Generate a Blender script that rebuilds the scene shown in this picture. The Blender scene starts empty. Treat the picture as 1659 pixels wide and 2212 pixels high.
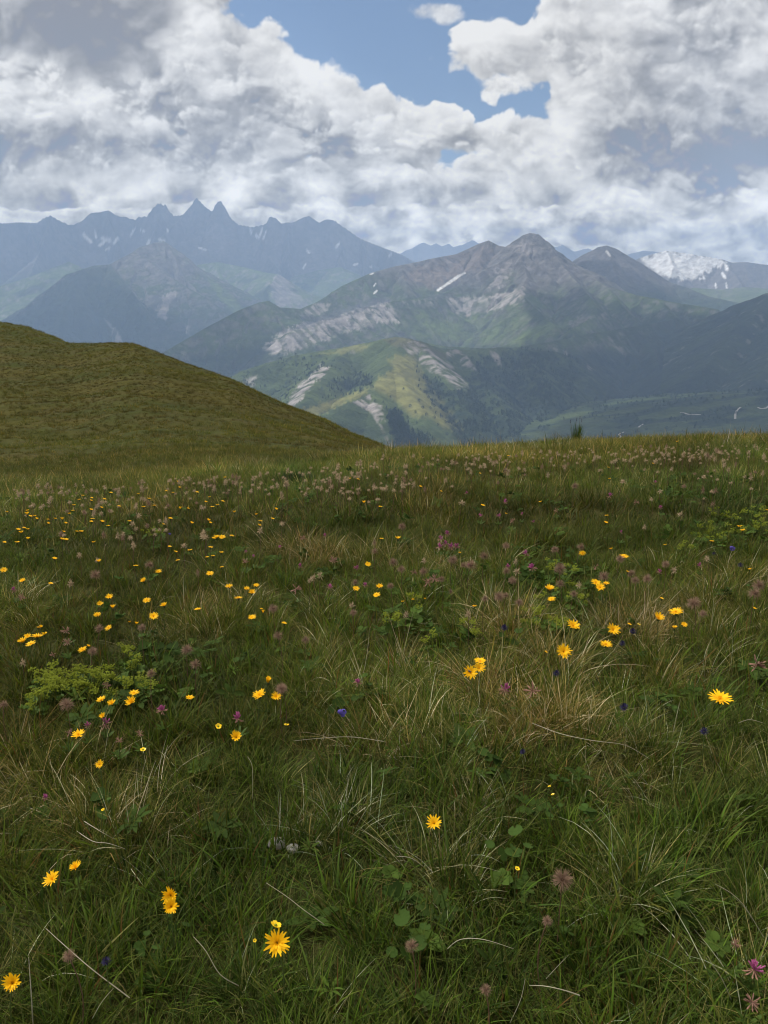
import bpy, math, random
import numpy as np
from math import radians, sin, cos, tan, pi
random.seed(7)
RNG = np.random.default_rng(11)
scene = bpy.context.scene
EYE = 1.35                     # eye height above the turf
PITCH = radians(16.3)          # camera looks this far below the horizon
FOC = 1729.0                   # focal length in the 1659 x 2212 survey grid of the view
SP, CP = sin(PITCH), cos(PITCH)

def ray(px, py):
    """view direction (unit forward depth) for a survey point"""
    X = (np.asarray(px, float) - 829.5) / FOC
    Y = (1106.0 - np.asarray(py, float)) / FOC
    return X, CP + Y * SP, -SP + Y * CP

def azel(px, py):
    x, y, z = ray(px, py)
    return np.degrees(np.arctan2(x, y)), np.degrees(np.arctan2(z, np.hypot(x, y)))

def ground_at(px, py, dist):
    """3-D point seen at px,py at horizontal distance dist"""
    x, y, z = ray(px, py)
    k = dist / np.hypot(x, y)
    return x * k, y * k, EYE + z * k

def smooth(a, b, x):
    t = np.clip((x - a) / (b - a), 0, 1)
    return t * t * (3 - 2 * t)

_perm = np.random.default_rng(3).permutation(4096)
def _hash(ix, iy, seed):
    return _perm[(_perm[(ix + seed * 131) & 4095] + iy) & 4095]
_ga = np.random.default_rng(5).random(4096) * 2 * pi
_gx, _gy = np.cos(_ga), np.sin(_ga)
def perlin(x, y, seed=0):
    x = np.asarray(x, float); y = np.asarray(y, float)
    xi = np.floor(x).astype(np.int64); yi = np.floor(y).astype(np.int64)
    xf = x - xi; yf = y - yi
    u = xf * xf * xf * (xf * (xf * 6 - 15) + 10); v = yf * yf * yf * (yf * (yf * 6 - 15) + 10)
    def g(a, b):
        h = _hash(xi + a, yi + b, seed)
        return _gx[h] * (xf - a) + _gy[h] * (yf - b)
    n0 = g(0, 0) * (1 - u) + g(1, 0) * u
    n1 = g(0, 1) * (1 - u) + g(1, 1) * u
    return 1.4 * (n0 * (1 - v) + n1 * v)
def fbm(x, y, octaves=5, seed=0, gain=.5, lac=2.03):
    s = 0; a = 1; t = 0
    for o in range(octaves):
        s = s + a * perlin(x, y, seed + o * 7); t += a
        a *= gain; x = x * lac + 13.7; y = y * lac + 5.1
    return s / t
def ridged(x, y, octaves=4, seed=0, gain=.5, lac=2.03):
    s = 0; a = 1; t = 0
    for o in range(octaves):
        s = s + a * (1 - np.abs(perlin(x, y, seed + o * 7)) * 1.6); t += a
        a *= gain; x = x * lac + 3.7; y = y * lac + 9.1
    return s / t
_jx = np.random.default_rng(8).random(4096); _jy = np.random.default_rng(9).random(4096)
def worley(x, y, seed=0):
    xi = np.floor(x).astype(np.int64); yi = np.floor(y).astype(np.int64)
    best = np.full(np.shape(x), 9.0)
    for a in (-1, 0, 1):
        for b in (-1, 0, 1):
            h = _hash(xi + a, yi + b, seed)
            d = (xi + a + _jx[h] - x) ** 2 + (yi + b + _jy[h] - y) ** 2
            best = np.minimum(best, d)
    return np.sqrt(best)
def in_poly(px, py, poly):
    """signed distance in survey units to a polygon, positive inside"""
    P = np.asarray(poly, float)
    d = np.full(np.shape(px), 1e9); ins = np.zeros(np.shape(px), bool)
    for (x0, y0), (x1, y1) in zip(P, np.roll(P, -1, 0)):
        ex, ey = x1 - x0, y1 - y0
        t = np.clip(((px - x0) * ex + (py - y0) * ey) / (ex * ex + ey * ey + 1e-9), 0, 1)
        d = np.minimum(d, np.hypot(px - x0 - t * ex, py - y0 - t * ey))
        if y0 != y1:
            c = ((y0 > py) != (y1 > py)) & (px < (x1 - x0) * (py - y0) / (y1 - y0) + x0)
            ins ^= c
    return np.where(ins, d, -d)
# ------------------------------------------------------------------ sky map
AZ0, AZ1, EL0, EL1 = -36.0, 36.0, -4.0, 22.0
CW, CH = 1296, 468
def cloud_map():
    """cumulus sky over azimuth x elevation: linear radiance and cover (rgba)"""
    az = radians(1) * np.linspace(AZ0, AZ1, CW)[None, :]
    el = radians(1) * np.linspace(EL0, EL1, CH)[:, None]
    dx = np.sin(az) * np.cos(el); dy = np.cos(az) * np.cos(el); dz = np.sin(el) + 0 * az
    f = dy * CP - dz * SP; u = dy * SP + dz * CP
    X = 829.5 + FOC * dx / f; Y = 1106 - FOC * u / f          # survey coordinates of each direction
    w1 = fbm(X / 170, Y / 170, 4, 40); w2 = fbm(X / 170, Y / 170, 4, 60)
    def billow(sc, seed, sq=1.0):
        xx = X / sc + .45 * w1; yy = Y * sq / sc + .45 * w2
        b = .50 * (1 - worley(xx, yy, seed)) + .27 * (1 - worley(xx * 2.1, yy * 2.1, seed + 1)) + .15 * (1 - worley(xx * 4.3, yy * 4.3, seed + 2)) + .08 * (1 - worley(xx * 8.7, yy * 8.7, seed + 3))
        return b - .5 + .42 * fbm(xx * .9, yy * .9, 6, seed + 20, .55)
    col = np.zeros((CH, CW, 3)); alpha = np.zeros((CH, CW))
    white = np.array([.79, .785, .78]); grey = np.array([.27, .27, .29])
    def shift(a, dx, dy):
        # value of a at a point dx,dy survey units away
        kx = int(round(dx / (FOC * radians((AZ1 - AZ0) / CW)))); ky = int(round(-dy / (FOC * radians((EL1 - EL0) / CH))))
        return np.roll(np.roll(a, -kx, 1), -ky, 0)
    tilt = Y + .18 * X
    big = .30 * fbm(X / 230 + 3, tilt / 85, 3, 300) + .18 * fbm(X / 90, tilt / 40, 3, 320) + .10
    def layer(env, sc, seed, amp, edge=.10, sq=1.25, dark=None, thick=1.0, far=0.0, lift=0.0, cap=1.0, bg=1.0):
        nonlocal col, alpha
        n = billow(sc, seed, sq)
        d = env + amp * n
        t = np.clip(np.minimum(env, .10) + amp * n, 0, 1.2)
        s = 0; ws = 0
        for k in range(1, 15):                       # light reaching this point from above and a little from the hill side
            w = .88 ** k; ws += w
            s = s + w * np.clip(shift(t, -.03 * sc * k, -.06 * sc * k), 0, .9)
        s = s / ws
        fine = n - .5 * shift(n, -.04 * sc, -.07 * sc) - .5 * shift(n, -.09 * sc, -.16 * sc)
        m_ = billow(sc * .30, seed + 50, 1.15); crisp = m_ - .6 * shift(m_, -.02 * sc, -.035 * sc) - .4 * shift(m_, -.05 * sc, -.08 * sc)
        d = d + .16 * amp * m_; ed = edge * (.7 + .9 * smooth(-.4, .4, w2)); a = smooth(-.35 * ed, .8 * ed, d) * cap
        L = .34 * crisp + .93 - thick * (2.2 * s + .30 * t) + .80 * fine + lift - bg * big
        if dark is not None: L = L - 1.4 * dark * np.clip(1.05 + 1.5 * (s - .25) - .6 * fine, .2, 1.5)
        L = np.where(L < .34, .34 * np.exp((L - .34) / .40), L) + .10 * crisp * (L < .34); L = np.clip(L, 0.02, 1.0)
        L = np.clip(.55 + (L ** .85 - .55) * 1.22, .02, 1.06)
        c = grey + (white - grey) * L[..., None]
        c = c * (1 - far) + far * np.array([.50, .51, .545])
        a = a[..., None]
        col = col * (1 - a) + c * a
        alpha = alpha * (1 - a[..., 0]) + a[..., 0]
    Xw = X + 55 * w1 + 22 * fbm(X / 45, Y / 45, 4, 80); Yw = Y + 40 * w2 + 16 * fbm(X / 45, Y / 45, 4, 90)
    def blob(x, y, rx, ry): return np.exp(-(((Xw - x) / rx) ** 2 + ((Yw - y) / ry) ** 2) ** 1.3)
    def soft(poly, w): return np.clip(in_poly(X + 26 * w1, Y + 26 * w2, poly) / w, -1, 1)
    # thin bright veil over the far range
    v = smooth(250, 620, Y) * .8 + .25 * fbm(X / 260, Y / 90, 5, 5)
    v = np.clip(v - .9 * blob(1010, 365, 130, 50) - .8 * blob(700, 330, 60, 26) - 1.5 * smooth(470, 200, Y), 0, .97)[..., None]
    col = np.array([.50, .51, .55]) * v; alpha = v[..., 0].copy()
    # far puffs sitting over the peaks, small with distance
    e = .44 - .9 * np.abs((Y - 545) / 95) ** 2
    layer(e, 60, 101, 1.0, .12, 1.9, thick=.75, far=.25, bg=.5)
    e = .42 - .9 * np.abs((Y - 470) / 80) ** 2 - .35 * blob(1000, 400, 120, 40)
    layer(e, 85, 111, 1.0, .15, 1.7, thick=.8, far=.1, bg=.7, dark=.16 * blob(1240, 480, 90, 60))
    e = .46 - .9 * np.abs((Y - 395) / 70) ** 2 - .12 * blob(1005, 372, 70, 24)
    layer(e, 115, 121, 1.05, .12, 1.5, thick=.85, far=0, bg=.85, dark=.3 * blob(480, 340, 240, 45) + .15 * blob(100, 380, 160, 40))
    # long bank on the hill side
    bank = [(-400, -60), (500, -60), (478, 20), (488, 60), (580, 70), (640, 112), (700, 128), (745, 165), (790, 196), (860, 215), (905, 205), (950, 205), (1000, 235), (1022, 262),
            (1080, 240), (1130, 262), (1240, 240), (1500, 300), (1500, 420), (1180, 400), (960, 330), (930, 372), (800, 350), (735, 346), (660, 326), (600, 380), (300, 430), (-400, 430)]
    e = soft(bank, 70) * .62
    dk = .85 * blob(720, 292, 85, 34) + .34 * blob(560, 250, 60, 40) + .5 * blob(470, 235, 110, 60) + .5 * blob(330, 320, 230, 45) + .42 * blob(60, 320, 130, 50) - .25 * blob(1070, 265, 45, 30) + .35 * blob(1075, 295, 40, 22) - .2 * blob(640, 140, 90, 60) - .2 * blob(480, 190, 40, 20) + .34 * blob(980, 300, 60, 30)
    fade = 1 - .9 * smooth(345, 425, Y + 40 * w1)
    layer(e, 150, 131, .95, .10, 1.3, dk, 1.05, cap=fade)
    for q, (sc, off) in enumerate(((150, .34), (115, .40), (90, .46))):
        layer(np.minimum(e, .3) - off + .12 * w1, sc, 201 + 10 * q, 1.0, .22, 1.3, dk * .85, .9, cap=.85 * fade)
    # bank on the road side
    right = [(1185, -60), (1168, 10), (1128, 72), (1090, 52), (1050, 66), (1000, 52), (992, 110), (985, 150), (1040, 172), (1090, 160), (1128, 182), (1165, 178), (1190, 200),
             (1160, 240), (1250, 350), (1400, 450), (2000, 500), (2000, -60)]
    e = soft(right, 60) * .6
    dk = .75 * blob(1600, 335, 210, 62) + .75 * blob(1345, 325, 75, 60) + .42 * blob(1480, 80, 160, 80) + .45 * blob(1460, 210, 130, 70) - .28 * blob(1610, 110, 70, 40) - .25 * blob(1060, 85, 60, 40) + .15 * blob(1100, 140, 60, 25) - .25 * blob(1230, 260, 60, 50) - .2 * blob(1400, 220, 40, 25) + .25 * blob(1420, 390, 200, 30)
    fade = 1 - .85 * smooth(415, 490, Y + 40 * w1)
    layer(np.maximum(e, 1.0 * smooth(1340, 1460, X) * smooth(490, 430, Y) - .6), 165, 141, .95, .09, 1.25, dk, .85, lift=.05, cap=fade)
    for q, (sc, off) in enumerate(((130, .32), (100, .40))):
        layer(np.minimum(e, .3) - off - .3 * blob(1600, 335, 210, 62) + .12 * w2, sc, 251 + 10 * q, 1.0, .3, 1.25, dk * .8, .8, lift=.05, cap=.8 * fade)
    layer(.95 * blob(1085, 192, 62, 27) - .45, 60, 151, .5, .25, 1.3, None, .5)
    layer(.95 * blob(950, 18, 50, 26) - .56, 70, 161, .8, .6, 1.3, .1, .4, cap=.8)
    # near dark base
    base = [(-500, -80), (385, -80), (372, 30), (345, 90), (330, 140), (250, 160), (190, 165), (110, 120), (0, 105), (-500, 60)]
    e = np.clip(in_poly(X + 40 * w1, Y + 40 * w2, base) / 80, -1, 1) * .7
    layer(e, 220, 171, .6, .5, 1.2, .62 + .15 * blob(150, 60, 200, 100), .9)
    # the haze in front of the clouds is real air in the scene: these are the radiances behind it
    air = np.exp(-8.2e-5 * np.minimum(1420 / np.maximum(np.sin(el), 1e-3), 24000)); air = np.maximum(air, .14)[..., None]
    col = np.clip((col / np.maximum(alpha, 1e-4)[..., None] - np.array([.33, .375, .47]) * (1 - air)) / air, np.array([.24, .23, .225]), 4.0) * np.maximum(alpha, 1e-4)[..., None]
    return np.dstack([col / np.maximum(alpha, 1e-4)[..., None], alpha]).astype(np.float32)

SUN_AZ, SUN_EL = radians(-58), radians(54)        # from the view direction towards the hill side, high summer sun
SUN_DIR = np.array([sin(SUN_AZ) * cos(SUN_EL), cos(SUN_AZ) * cos(SUN_EL), sin(SUN_EL)])

def make_world():
    m = cloud_map()
    img = bpy.data.images.new("cumulus_map", CW, CH, alpha=True, float_buffer=True)
    img.colorspace_settings.name = 'Non-Color'
    img.alpha_mode = 'CHANNEL_PACKED'
    img.pixels.foreach_set(np.ascontiguousarray(m).ravel())
    img.update(); img.pack()
    w = bpy.data.worlds.new("World"); scene.world = w; w.use_nodes = True
    nt = w.node_tree; N = nt.nodes; L = nt.links; N.clear()
    out = N.new('ShaderNodeOutputWorld'); bg = N.new('ShaderNodeBackground'); L.new(bg.outputs[0], out.inputs[0])
    bg.inputs[1].default_value = SKY_STRENGTH
    sky = N.new('ShaderNodeTexSky'); sky.sky_type = 'NISHITA'; sky.sun_disc = False
    sky.sun_elevation = SUN_EL; sky.sun_rotation = SUN_AZ; sky.altitude = 2200; sky.air_density = 1.0; sky.dust_density = .6; sky.ozone_density = 1.2
    tc = N.new('ShaderNodeTexCoord'); sep = N.new('ShaderNodeSeparateXYZ'); L.new(tc.outputs['Generated'], sep.inputs[0])
    def M(op, a, b=None):
        n = N.new('ShaderNodeMath'); n.operation = op
        for i, v in enumerate((a, b)):
            if v is None: continue
            if hasattr(v, 'is_linked'): L.new(v, n.inputs[i])
            else: n.inputs[i].default_value = v
        return n.outputs[0]
    azn = M('ARCTAN2', sep.outputs[0], sep.outputs[1]); eln = M('ARCSINE', sep.outputs[2])
    uu = M('DIVIDE', M('SUBTRACT', azn, radians(AZ0)), radians(AZ1 - AZ0))
    vv = M('DIVIDE', M('SUBTRACT', eln, radians(EL0)), radians(EL1 - EL0))
    comb = N.new('ShaderNodeCombineXYZ'); L.new(uu, comb.inputs[0]); L.new(vv, comb.inputs[1])
    im = N.new('ShaderNodeTexImage'); im.image = img; im.extension = 'MIRROR'; im.interpolation = 'Cubic'; L.new(comb.outputs[0], im.inputs[0])
    mul = N.new('ShaderNodeMix'); mul.data_type = 'RGBA'; mul.blend_type = 'MULTIPLY'; mul.inputs[0].default_value = 1
    L.new(im.outputs[0], mul.inputs[6]); mul.inputs[7].default_value = [CLOUD_GAIN / SKY_STRENGTH * c for c in (1.0, .992, .985)] + [1]
    mul.clamp_result = False
    mx = N.new('ShaderNodeMix'); mx.data_type = 'RGBA'
    skm = N.new('ShaderNodeMix'); skm.data_type = 'RGBA'; skm.blend_type = 'MULTIPLY'; skm.inputs[0].default_value = 1; L.new(sky.outputs[0], skm.inputs[6]); skm.inputs[7].default_value = (1, 1, 1, 1)
    L.new(im.outputs[1], mx.inputs[0]); L.new(skm.outputs[2], mx.inputs[6]); L.new(mul.outputs[2], mx.inputs[7])
    L.new(mx.outputs[2], bg.inputs[0])
    sd = bpy.data.lights.new("sun", 'SUN'); sd.energy = SUN_STRENGTH; sd.angle = radians(.5); sd.color = (1, .955, .89)
    so = bpy.data.objects.new("sun", sd); scene.collection.objects.link(so)
    from mathutils import Vector
    so.rotation_euler = Vector(SUN_DIR).to_track_quat('Z', 'Y').to_euler()
HAZE_COLOR = (.475, .665, 1.0, 1); HAZE_DENSITY = 8.2e-5
SKY_STRENGTH = .10
CLOUD_GAIN = 1.0
SUN_STRENGTH = 4.2
make_world()

cam_d = bpy.data.cameras.new("camera"); cam = bpy.data.objects.new("camera", cam_d); scene.collection.objects.link(cam)
cam_d.sensor_fit = 'VERTICAL'; cam_d.sensor_height = 36.0; cam_d.lens = 36.0 * FOC / 2212.0
cam_d.clip_start = .05; cam_d.clip_end = 90000
cam.location = (0, 0, EYE); cam.rotation_euler = (pi / 2 - PITCH, 0, 0)
scene.camera = cam
scene.view_settings.view_transform = 'Standard'; scene.view_settings.look = 'None'; scene.view_settings.gamma = 1.0
scene.view_settings.exposure = 0.0
scene.render.engine = 'CYCLES'
scene.cycles.use_denoising = True; scene.cycles.filter_width = 1.1
scene.cycles.max_bounces = 6; scene.cycles.diffuse_bounces = 3; scene.cycles.transmission_bounces = 3; scene.cycles.volume_bounces = 2
scene.cycles.transparent_max_bounces = 8
# ------------------------------------------------------------------ terrain
def tag(o, label=None, cat=None, group=None, kind=None):
    if label: o['label'] = label
    if cat: o['category'] = cat
    if group: o['group'] = group
    if kind: o['kind'] = kind
    return o

def mesh_obj(name, verts, faces, mat=None, parent=None, smooth_shade=True, colors=None, link=True):
    me = bpy.data.meshes.new(name)
    verts = np.asarray(verts, np.float32); 
    if isinstance(faces, np.ndarray):
        n, k = faces.shape
        me.vertices.add(len(verts)); me.vertices.foreach_set('co', verts.ravel())
        me.loops.add(n * k); me.loops.foreach_set('vertex_index', faces.astype(np.int32).ravel())
        me.polygons.add(n); me.polygons.foreach_set('loop_start', np.arange(0, n * k, k, dtype=np.int32))
        me.update(calc_edges=True)
    else:
        me.from_pydata([tuple(map(float, v)) for v in verts], [], faces); me.update()
    me.polygons.foreach_set('use_smooth', np.full(len(me.polygons), smooth_shade))
    if colors is not None:
        a = me.color_attributes.new('tone', 'FLOAT_COLOR', 'POINT')
        c = np.ones((len(verts), 4), np.float32); c[:, :3] = colors
        a.data.foreach_set('color', c.ravel())
    if mat: me.materials.append(mat)
    o = bpy.data.objects.new(name, me)
    if link: scene.collection.objects.link(o)
    if parent: o.parent = parent
    return o

def grid_faces(nr, nc):
    i = np.arange(nr * nc).reshape(nr, nc)
    return np.stack([i[:-1, :-1], i[:-1, 1:], i[1:, 1:], i[1:, :-1]], -1).reshape(-1, 4)

def terrain_material(name, scale, bump, rough=.95, bump_dist=1.0, contrast=.28):
    m = bpy.data.materials.new(name); m.use_nodes = True
    nt = m.node_tree; N = nt.nodes; L = nt.links; b = N['Principled BSDF']
    b.inputs['Roughness'].default_value = rough; b.inputs['Specular IOR Level'].default_value = .1
    at = N.new('ShaderNodeAttribute'); at.attribute_name = 'tone'
    tc = N.new('ShaderNodeTexCoord')
    n1 = N.new('ShaderNodeTexNoise'); n1.inputs['Scale'].default_value = scale; n1.inputs['Detail'].default_value = 8; n1.inputs['Roughness'].default_value = .62
    L.new(tc.outputs['Object'], n1.inputs['Vector'])
    mr = N.new('ShaderNodeMapRange'); mr.inputs[1].default_value = .3; mr.inputs[2].default_value = .7; mr.inputs[3].default_value = 1 - contrast; mr.inputs[4].default_value = 1 + contrast
    L.new(n1.outputs[0], mr.inputs[0])
    mx = N.new('ShaderNodeMix'); mx.data_type = 'RGBA'; mx.blend_type = 'MULTIPLY'; mx.inputs[0].default_value = 1
    L.new(at.outputs['Color'], mx.inputs[6]); L.new(mr.outputs[0], mx.inputs[7]); L.new(mx.outputs[2], b.inputs['Base Color'])
    if bump:
        bp = N.new('ShaderNodeBump'); bp.inputs['Strength'].default_value = bump; bp.inputs['Distance'].default_value = bump_dist
        L.new(n1.outputs[0], bp.inputs['Height']); L.new(bp.outputs[0], b.inputs['Normal'])
    return m
MAT_ROCK = terrain_material("alpine_slope", .014, 1.0, bump_dist=34.0, contrast=.30)
MAT_NEARHILL = terrain_material("grassy_turf", 1.6, .6, bump_dist=.15)

GRASS = np.array([.072, .098, .030]); GRASS_D = np.array([.040, .060, .022]); FOREST = np.array([.014, .024, .014])
ROCK = np.array([.17, .155, .15]); SCREE = np.array([.23, .21, .205]); MARL = np.array([.30, .275, .265]); SNOW = np.array([.86, .85, .84]); BROWNROCK = np.array([.22, .175, .15]); STRAWG = np.array([.16, .155, .055])

def slope_drop(d, lo, hi, d1):
    return lo * d + (hi - lo) * d1 * (1 - np.exp(-d / d1))

def spurs_of(pts, spacing, length, fall, rng, both=True, droop=1.15):
    """side ridges leaving a crest downhill"""
    out = []
    P = np.array(pts); seg = np.hypot(*(np.diff(P[:, :2], axis=0)).T); s = np.concatenate([[0], np.cumsum(seg)])
    t = spacing * .4
    side = 1
    while t < s[-1]:
        p = np.array([np.interp(t, s, P[:, i]) for i in range(3)])
        q = np.array([np.interp(min(t + 60, s[-1]), s, P[:, i]) for i in range(3)]) - np.array([np.interp(max(t - 60, 0), s, P[:, i]) for i in range(3)])
        ang = math.atan2(q[1], q[0]) + side * (pi / 2 + rng.uniform(-.45, .45))
        ln = length * rng.uniform(.6, 1.25); f = fall * rng.uniform(.85, 1.1)
        line = [tuple(p)]; n = 4; x, y, z = p
        for k in range(n):
            ang += rng.uniform(-.25, .25); x += math.cos(ang) * ln / n; y += math.sin(ang) * ln / n; z -= f * ln / n * (droop if k == 0 else 1)
            line.append((x, y, z))
        out.append(line)
        t += spacing * rng.uniform(.6, 1.4) * (.5 if both else 1); side = -side if both else side
    return out

def mountain(name, label, crests, az, rr, naz, nr, lo, hi, d1, gully, lam, paint, spur=None, rough=12., seed=1, rnd=8., floor=-1000., rpow=1.0, extra=None):
    rng = np.random.default_rng(seed)
    lines = []
    for c in crests:
        pts = [ground_at(*p) for p in c]
        lines.append(([tuple(map(float, p)) for p in pts], 1.0))
    if spur:
        for pts, w in list(lines):
            for l in spurs_of(pts, spur[0], spur[1], spur[2], rng): lines.append((l, .9))
    A = np.radians(np.linspace(az[0], az[1], naz))[None, :]
    R = (rr[0] + (rr[1] - rr[0]) * np.linspace(0, 1, nr) ** rpow)[:, None]
    X = (R * np.sin(A)).ravel(); Y = (R * np.cos(A)).ravel()
    wx = lam * .8 * fbm(X / (lam * 3), Y / (lam * 3), 3, seed + 50); wy = lam * .8 * fbm(X / (lam * 3), Y / (lam * 3), 3, seed + 60)
    H = np.full(X.shape, floor + .07 * seed, float); D = np.full(X.shape, 1e5); S = np.zeros(X.shape)
    s0 = 0
    for li, (pts, w) in enumerate(lines):
        for (x0, y0, z0), (x1, y1, z1) in zip(pts[:-1], pts[1:]):
            ex, ey = x1 - x0, y1 - y0; l = math.hypot(ex, ey) + 1e-6
            # skip what is too far to matter
            t = np.clip(((X - x0) * ex + (Y - y0) * ey) / (l * l), 0, 1)
            d = np.hypot(X - x0 - t * ex, Y - y0 - t * ey)
            k = np.clip(d / (3 * lam), 0, 1)
            t2 = np.clip(((X + wx * k - x0) * ex + (Y + wy * k - y0) * ey) / (l * l), 0, 1)
            d2 = np.hypot(X + wx * k - x0 - t2 * ex, Y + wy * k - y0 - t2 * ey)
            dd = np.sqrt(d2 * d2 + rnd * rnd) - rnd
            h = z0 + (z1 - z0) * t2 - slope_drop(dd, lo, hi, d1)
            up = h > H
            H = np.where(up, h, H); D = np.where(up, d2, D); S = np.where(up, s0 + t2 * l, S)
            s0 += l
        s0 += 517.
    k = np.clip(D / (2.2 * lam), 0, 1)
    g = ridged(S / lam, D / (lam * 5) + S / (lam * 9), 4, seed + 3)
    H = H + gully * k * (g - .75) + rough * np.clip(D / 60, .06, 1) * fbm(X / 140, Y / 140, 6, seed + 9, .55)
    # survey coordinates of every vertex, for the rock, scree, snow and wood boundaries
    F = Y * CP - (H - EYE) * SP; U = Y * SP + (H - EYE) * CP
    px = 829.5 + FOC * X / F; py = 1106 - FOC * U / F
    Hg = H.reshape(nr, naz)
    gr = np.gradient(Hg, axis=0) / np.gradient(R, axis=0); ga = np.gradient(Hg, axis=1) / (R * (A[0, 1] - A[0, 0]))
    slope = np.hypot(gr, ga).ravel()
    n1 = fbm(X / 300, Y / 300, 5, seed + 20); n2 = fbm(X / 60, Y / 60, 4, seed + 30); fl = ridged(S / (lam * .6), D / (lam * 6), 4, seed + 5)
    info = dict(x=X, y=Y, z=H, px=px, py=py, slope=slope, d=D, s=S, n1=n1, n2=n2, fl=fl, g=g)
    C = paint(info) * (1 + .38 * np.clip(n2, -.6, .6) + .18 * np.clip(g - .7, -.6, .4))[:, None]
    o = mesh_obj(name, np.stack([X, Y, H], 1), grid_faces(nr, naz), MAT_ROCK, colors=np.clip(C, 0.004, .9))
    tag(o, label, None, None, 'structure')
    return o, info

def mixc(a, b, t):
    t = np.clip(t, 0, 1)[:, None]
    return a * (1 - t) + b * t
def patch(i, poly, w=6., n=10., seed=77):
    q = n * fbm(i['px'] / 14, i['py'] / 14, 4, seed) + .6 * n * fbm(i['px'] / 5, i['py'] / 9, 3, seed + 5)
    return smooth(-w, w, in_poly(i['px'] + q, i['py'] + q, poly))
def strokes(i, segs, w=2.2):
    out = np.zeros(i['px'].shape)
    for x0, y0, x1, y1, ww in segs:
        ex, ey = x1 - x0, y1 - y0
        t = np.clip(((i['px'] - x0) * ex + (i['py'] - y0) * ey) / (ex * ex + ey * ey), 0, 1)
        d = np.hypot(i['px'] - x0 - t * ex, i['py'] - y0 - t * ey) + 1.2 * fbm(i['px'] / 4, i['py'] / 4, 3, 5)
        out = np.maximum(out, 1 - smooth(ww * .5, ww, d))
    return out
def greens(i, snowline=None):
    c = mixc(GRASS_D + 0 * i['px'][:, None], GRASS, .5 + 1.4 * i['n1'])
    return c
def K(v, i): return np.broadcast_to(v, (len(i['px']), 3))

# --- far serrated range
def paint_far(i):
    c = mixc(K(ROCK * .8, i), SCREE, .45 + i['n1'] + .5 * (i['g'] - .7))
    c = mixc(c, GRASS_D, smooth(560, 640, i['py'] + 50 * i['n1']) * .8)
    sn = strokes(i, [(182, 508, 196, 522, 5), (205, 500, 208, 515, 3), (222, 515, 236, 520, 6), (215, 530, 230, 518, 4), (246, 525, 254, 515, 4), (228, 540, 236, 536, 3), (290, 495, 283, 508, 3), (305, 497, 312, 501, 2.5), (322, 520, 318, 530, 4), (345, 518, 354, 520, 4), (362, 495, 363, 500, 3), (540, 493, 543, 503, 2.5), (566, 495, 561, 510, 3), (553, 509, 560, 516, 3), (575, 500, 568, 517, 2), (732, 526, 726, 535, 3), (662, 540, 668, 546, 3), (655, 580, 660, 570, 2.5), (430, 535, 445, 540, 2.5), (765, 572, 772, 570, 3), (800, 577, 806, 575, 2.5), (842, 552, 846, 548, 3)])
    return mixc(c, SNOW, sn * .9)
Z1 = lambda pts: [(x * .504, 334.5 + y * .504) for x, y in pts]
cr = Z1([(-200, 300), (0, 292), (40, 290), (90, 287), (160, 290), (185, 270), (218, 258), (250, 278), (300, 300), (340, 288), (390, 248), (425, 240), (465, 234), (495, 258), (540, 265), (578, 277), (590, 265), (630, 262), (650, 232), (676, 207), (688, 207), (700, 216), (708, 211), (720, 235), (745, 260), (790, 256), (815, 222), (837, 186), (843, 182), (850, 190), (880, 222), (910, 242), (925, 208), (940, 195), (948, 199), (963, 222), (985, 265), (1020, 297), (1080, 308), (1140, 295), (1155, 265), (1178, 264), (1190, 280), (1215, 292), (1270, 282), (1300, 268), (1325, 262), (1365, 286), (1395, 278), (1415, 272), (1480, 312), (1540, 355), (1600, 380), (1659, 402), (1720, 425), (1800, 470)])
far_crest = [(x, y, 14000 + 500 * sin(x / 140)) for x, y in cr]
mountain("mountain_range", "distant blue range of jagged peaks with two sharp needles", 
         [far_crest, [(345, 460, 13980), (330, 520, 13300), (300, 560, 12500), (280, 640, 11800)], [(585, 470, 13900), (560, 530, 13200), (600, 580, 12300), (640, 640, 11500)], [(725, 475, 14000), (740, 530, 13300), (730, 580, 12400), (760, 620, 11600)], [(110, 466, 14000), (90, 530, 13100), (60, 600, 12000)], [(820, 532, 13900), (850, 560, 13000), (880, 600, 12000)]],
         (-29, 4), (10400, 15200), 560, 210, .62, 2.5, 190., 190, 420, paint_far, (1500, 1900, .62), rough=45, seed=4, rnd=4)
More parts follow.
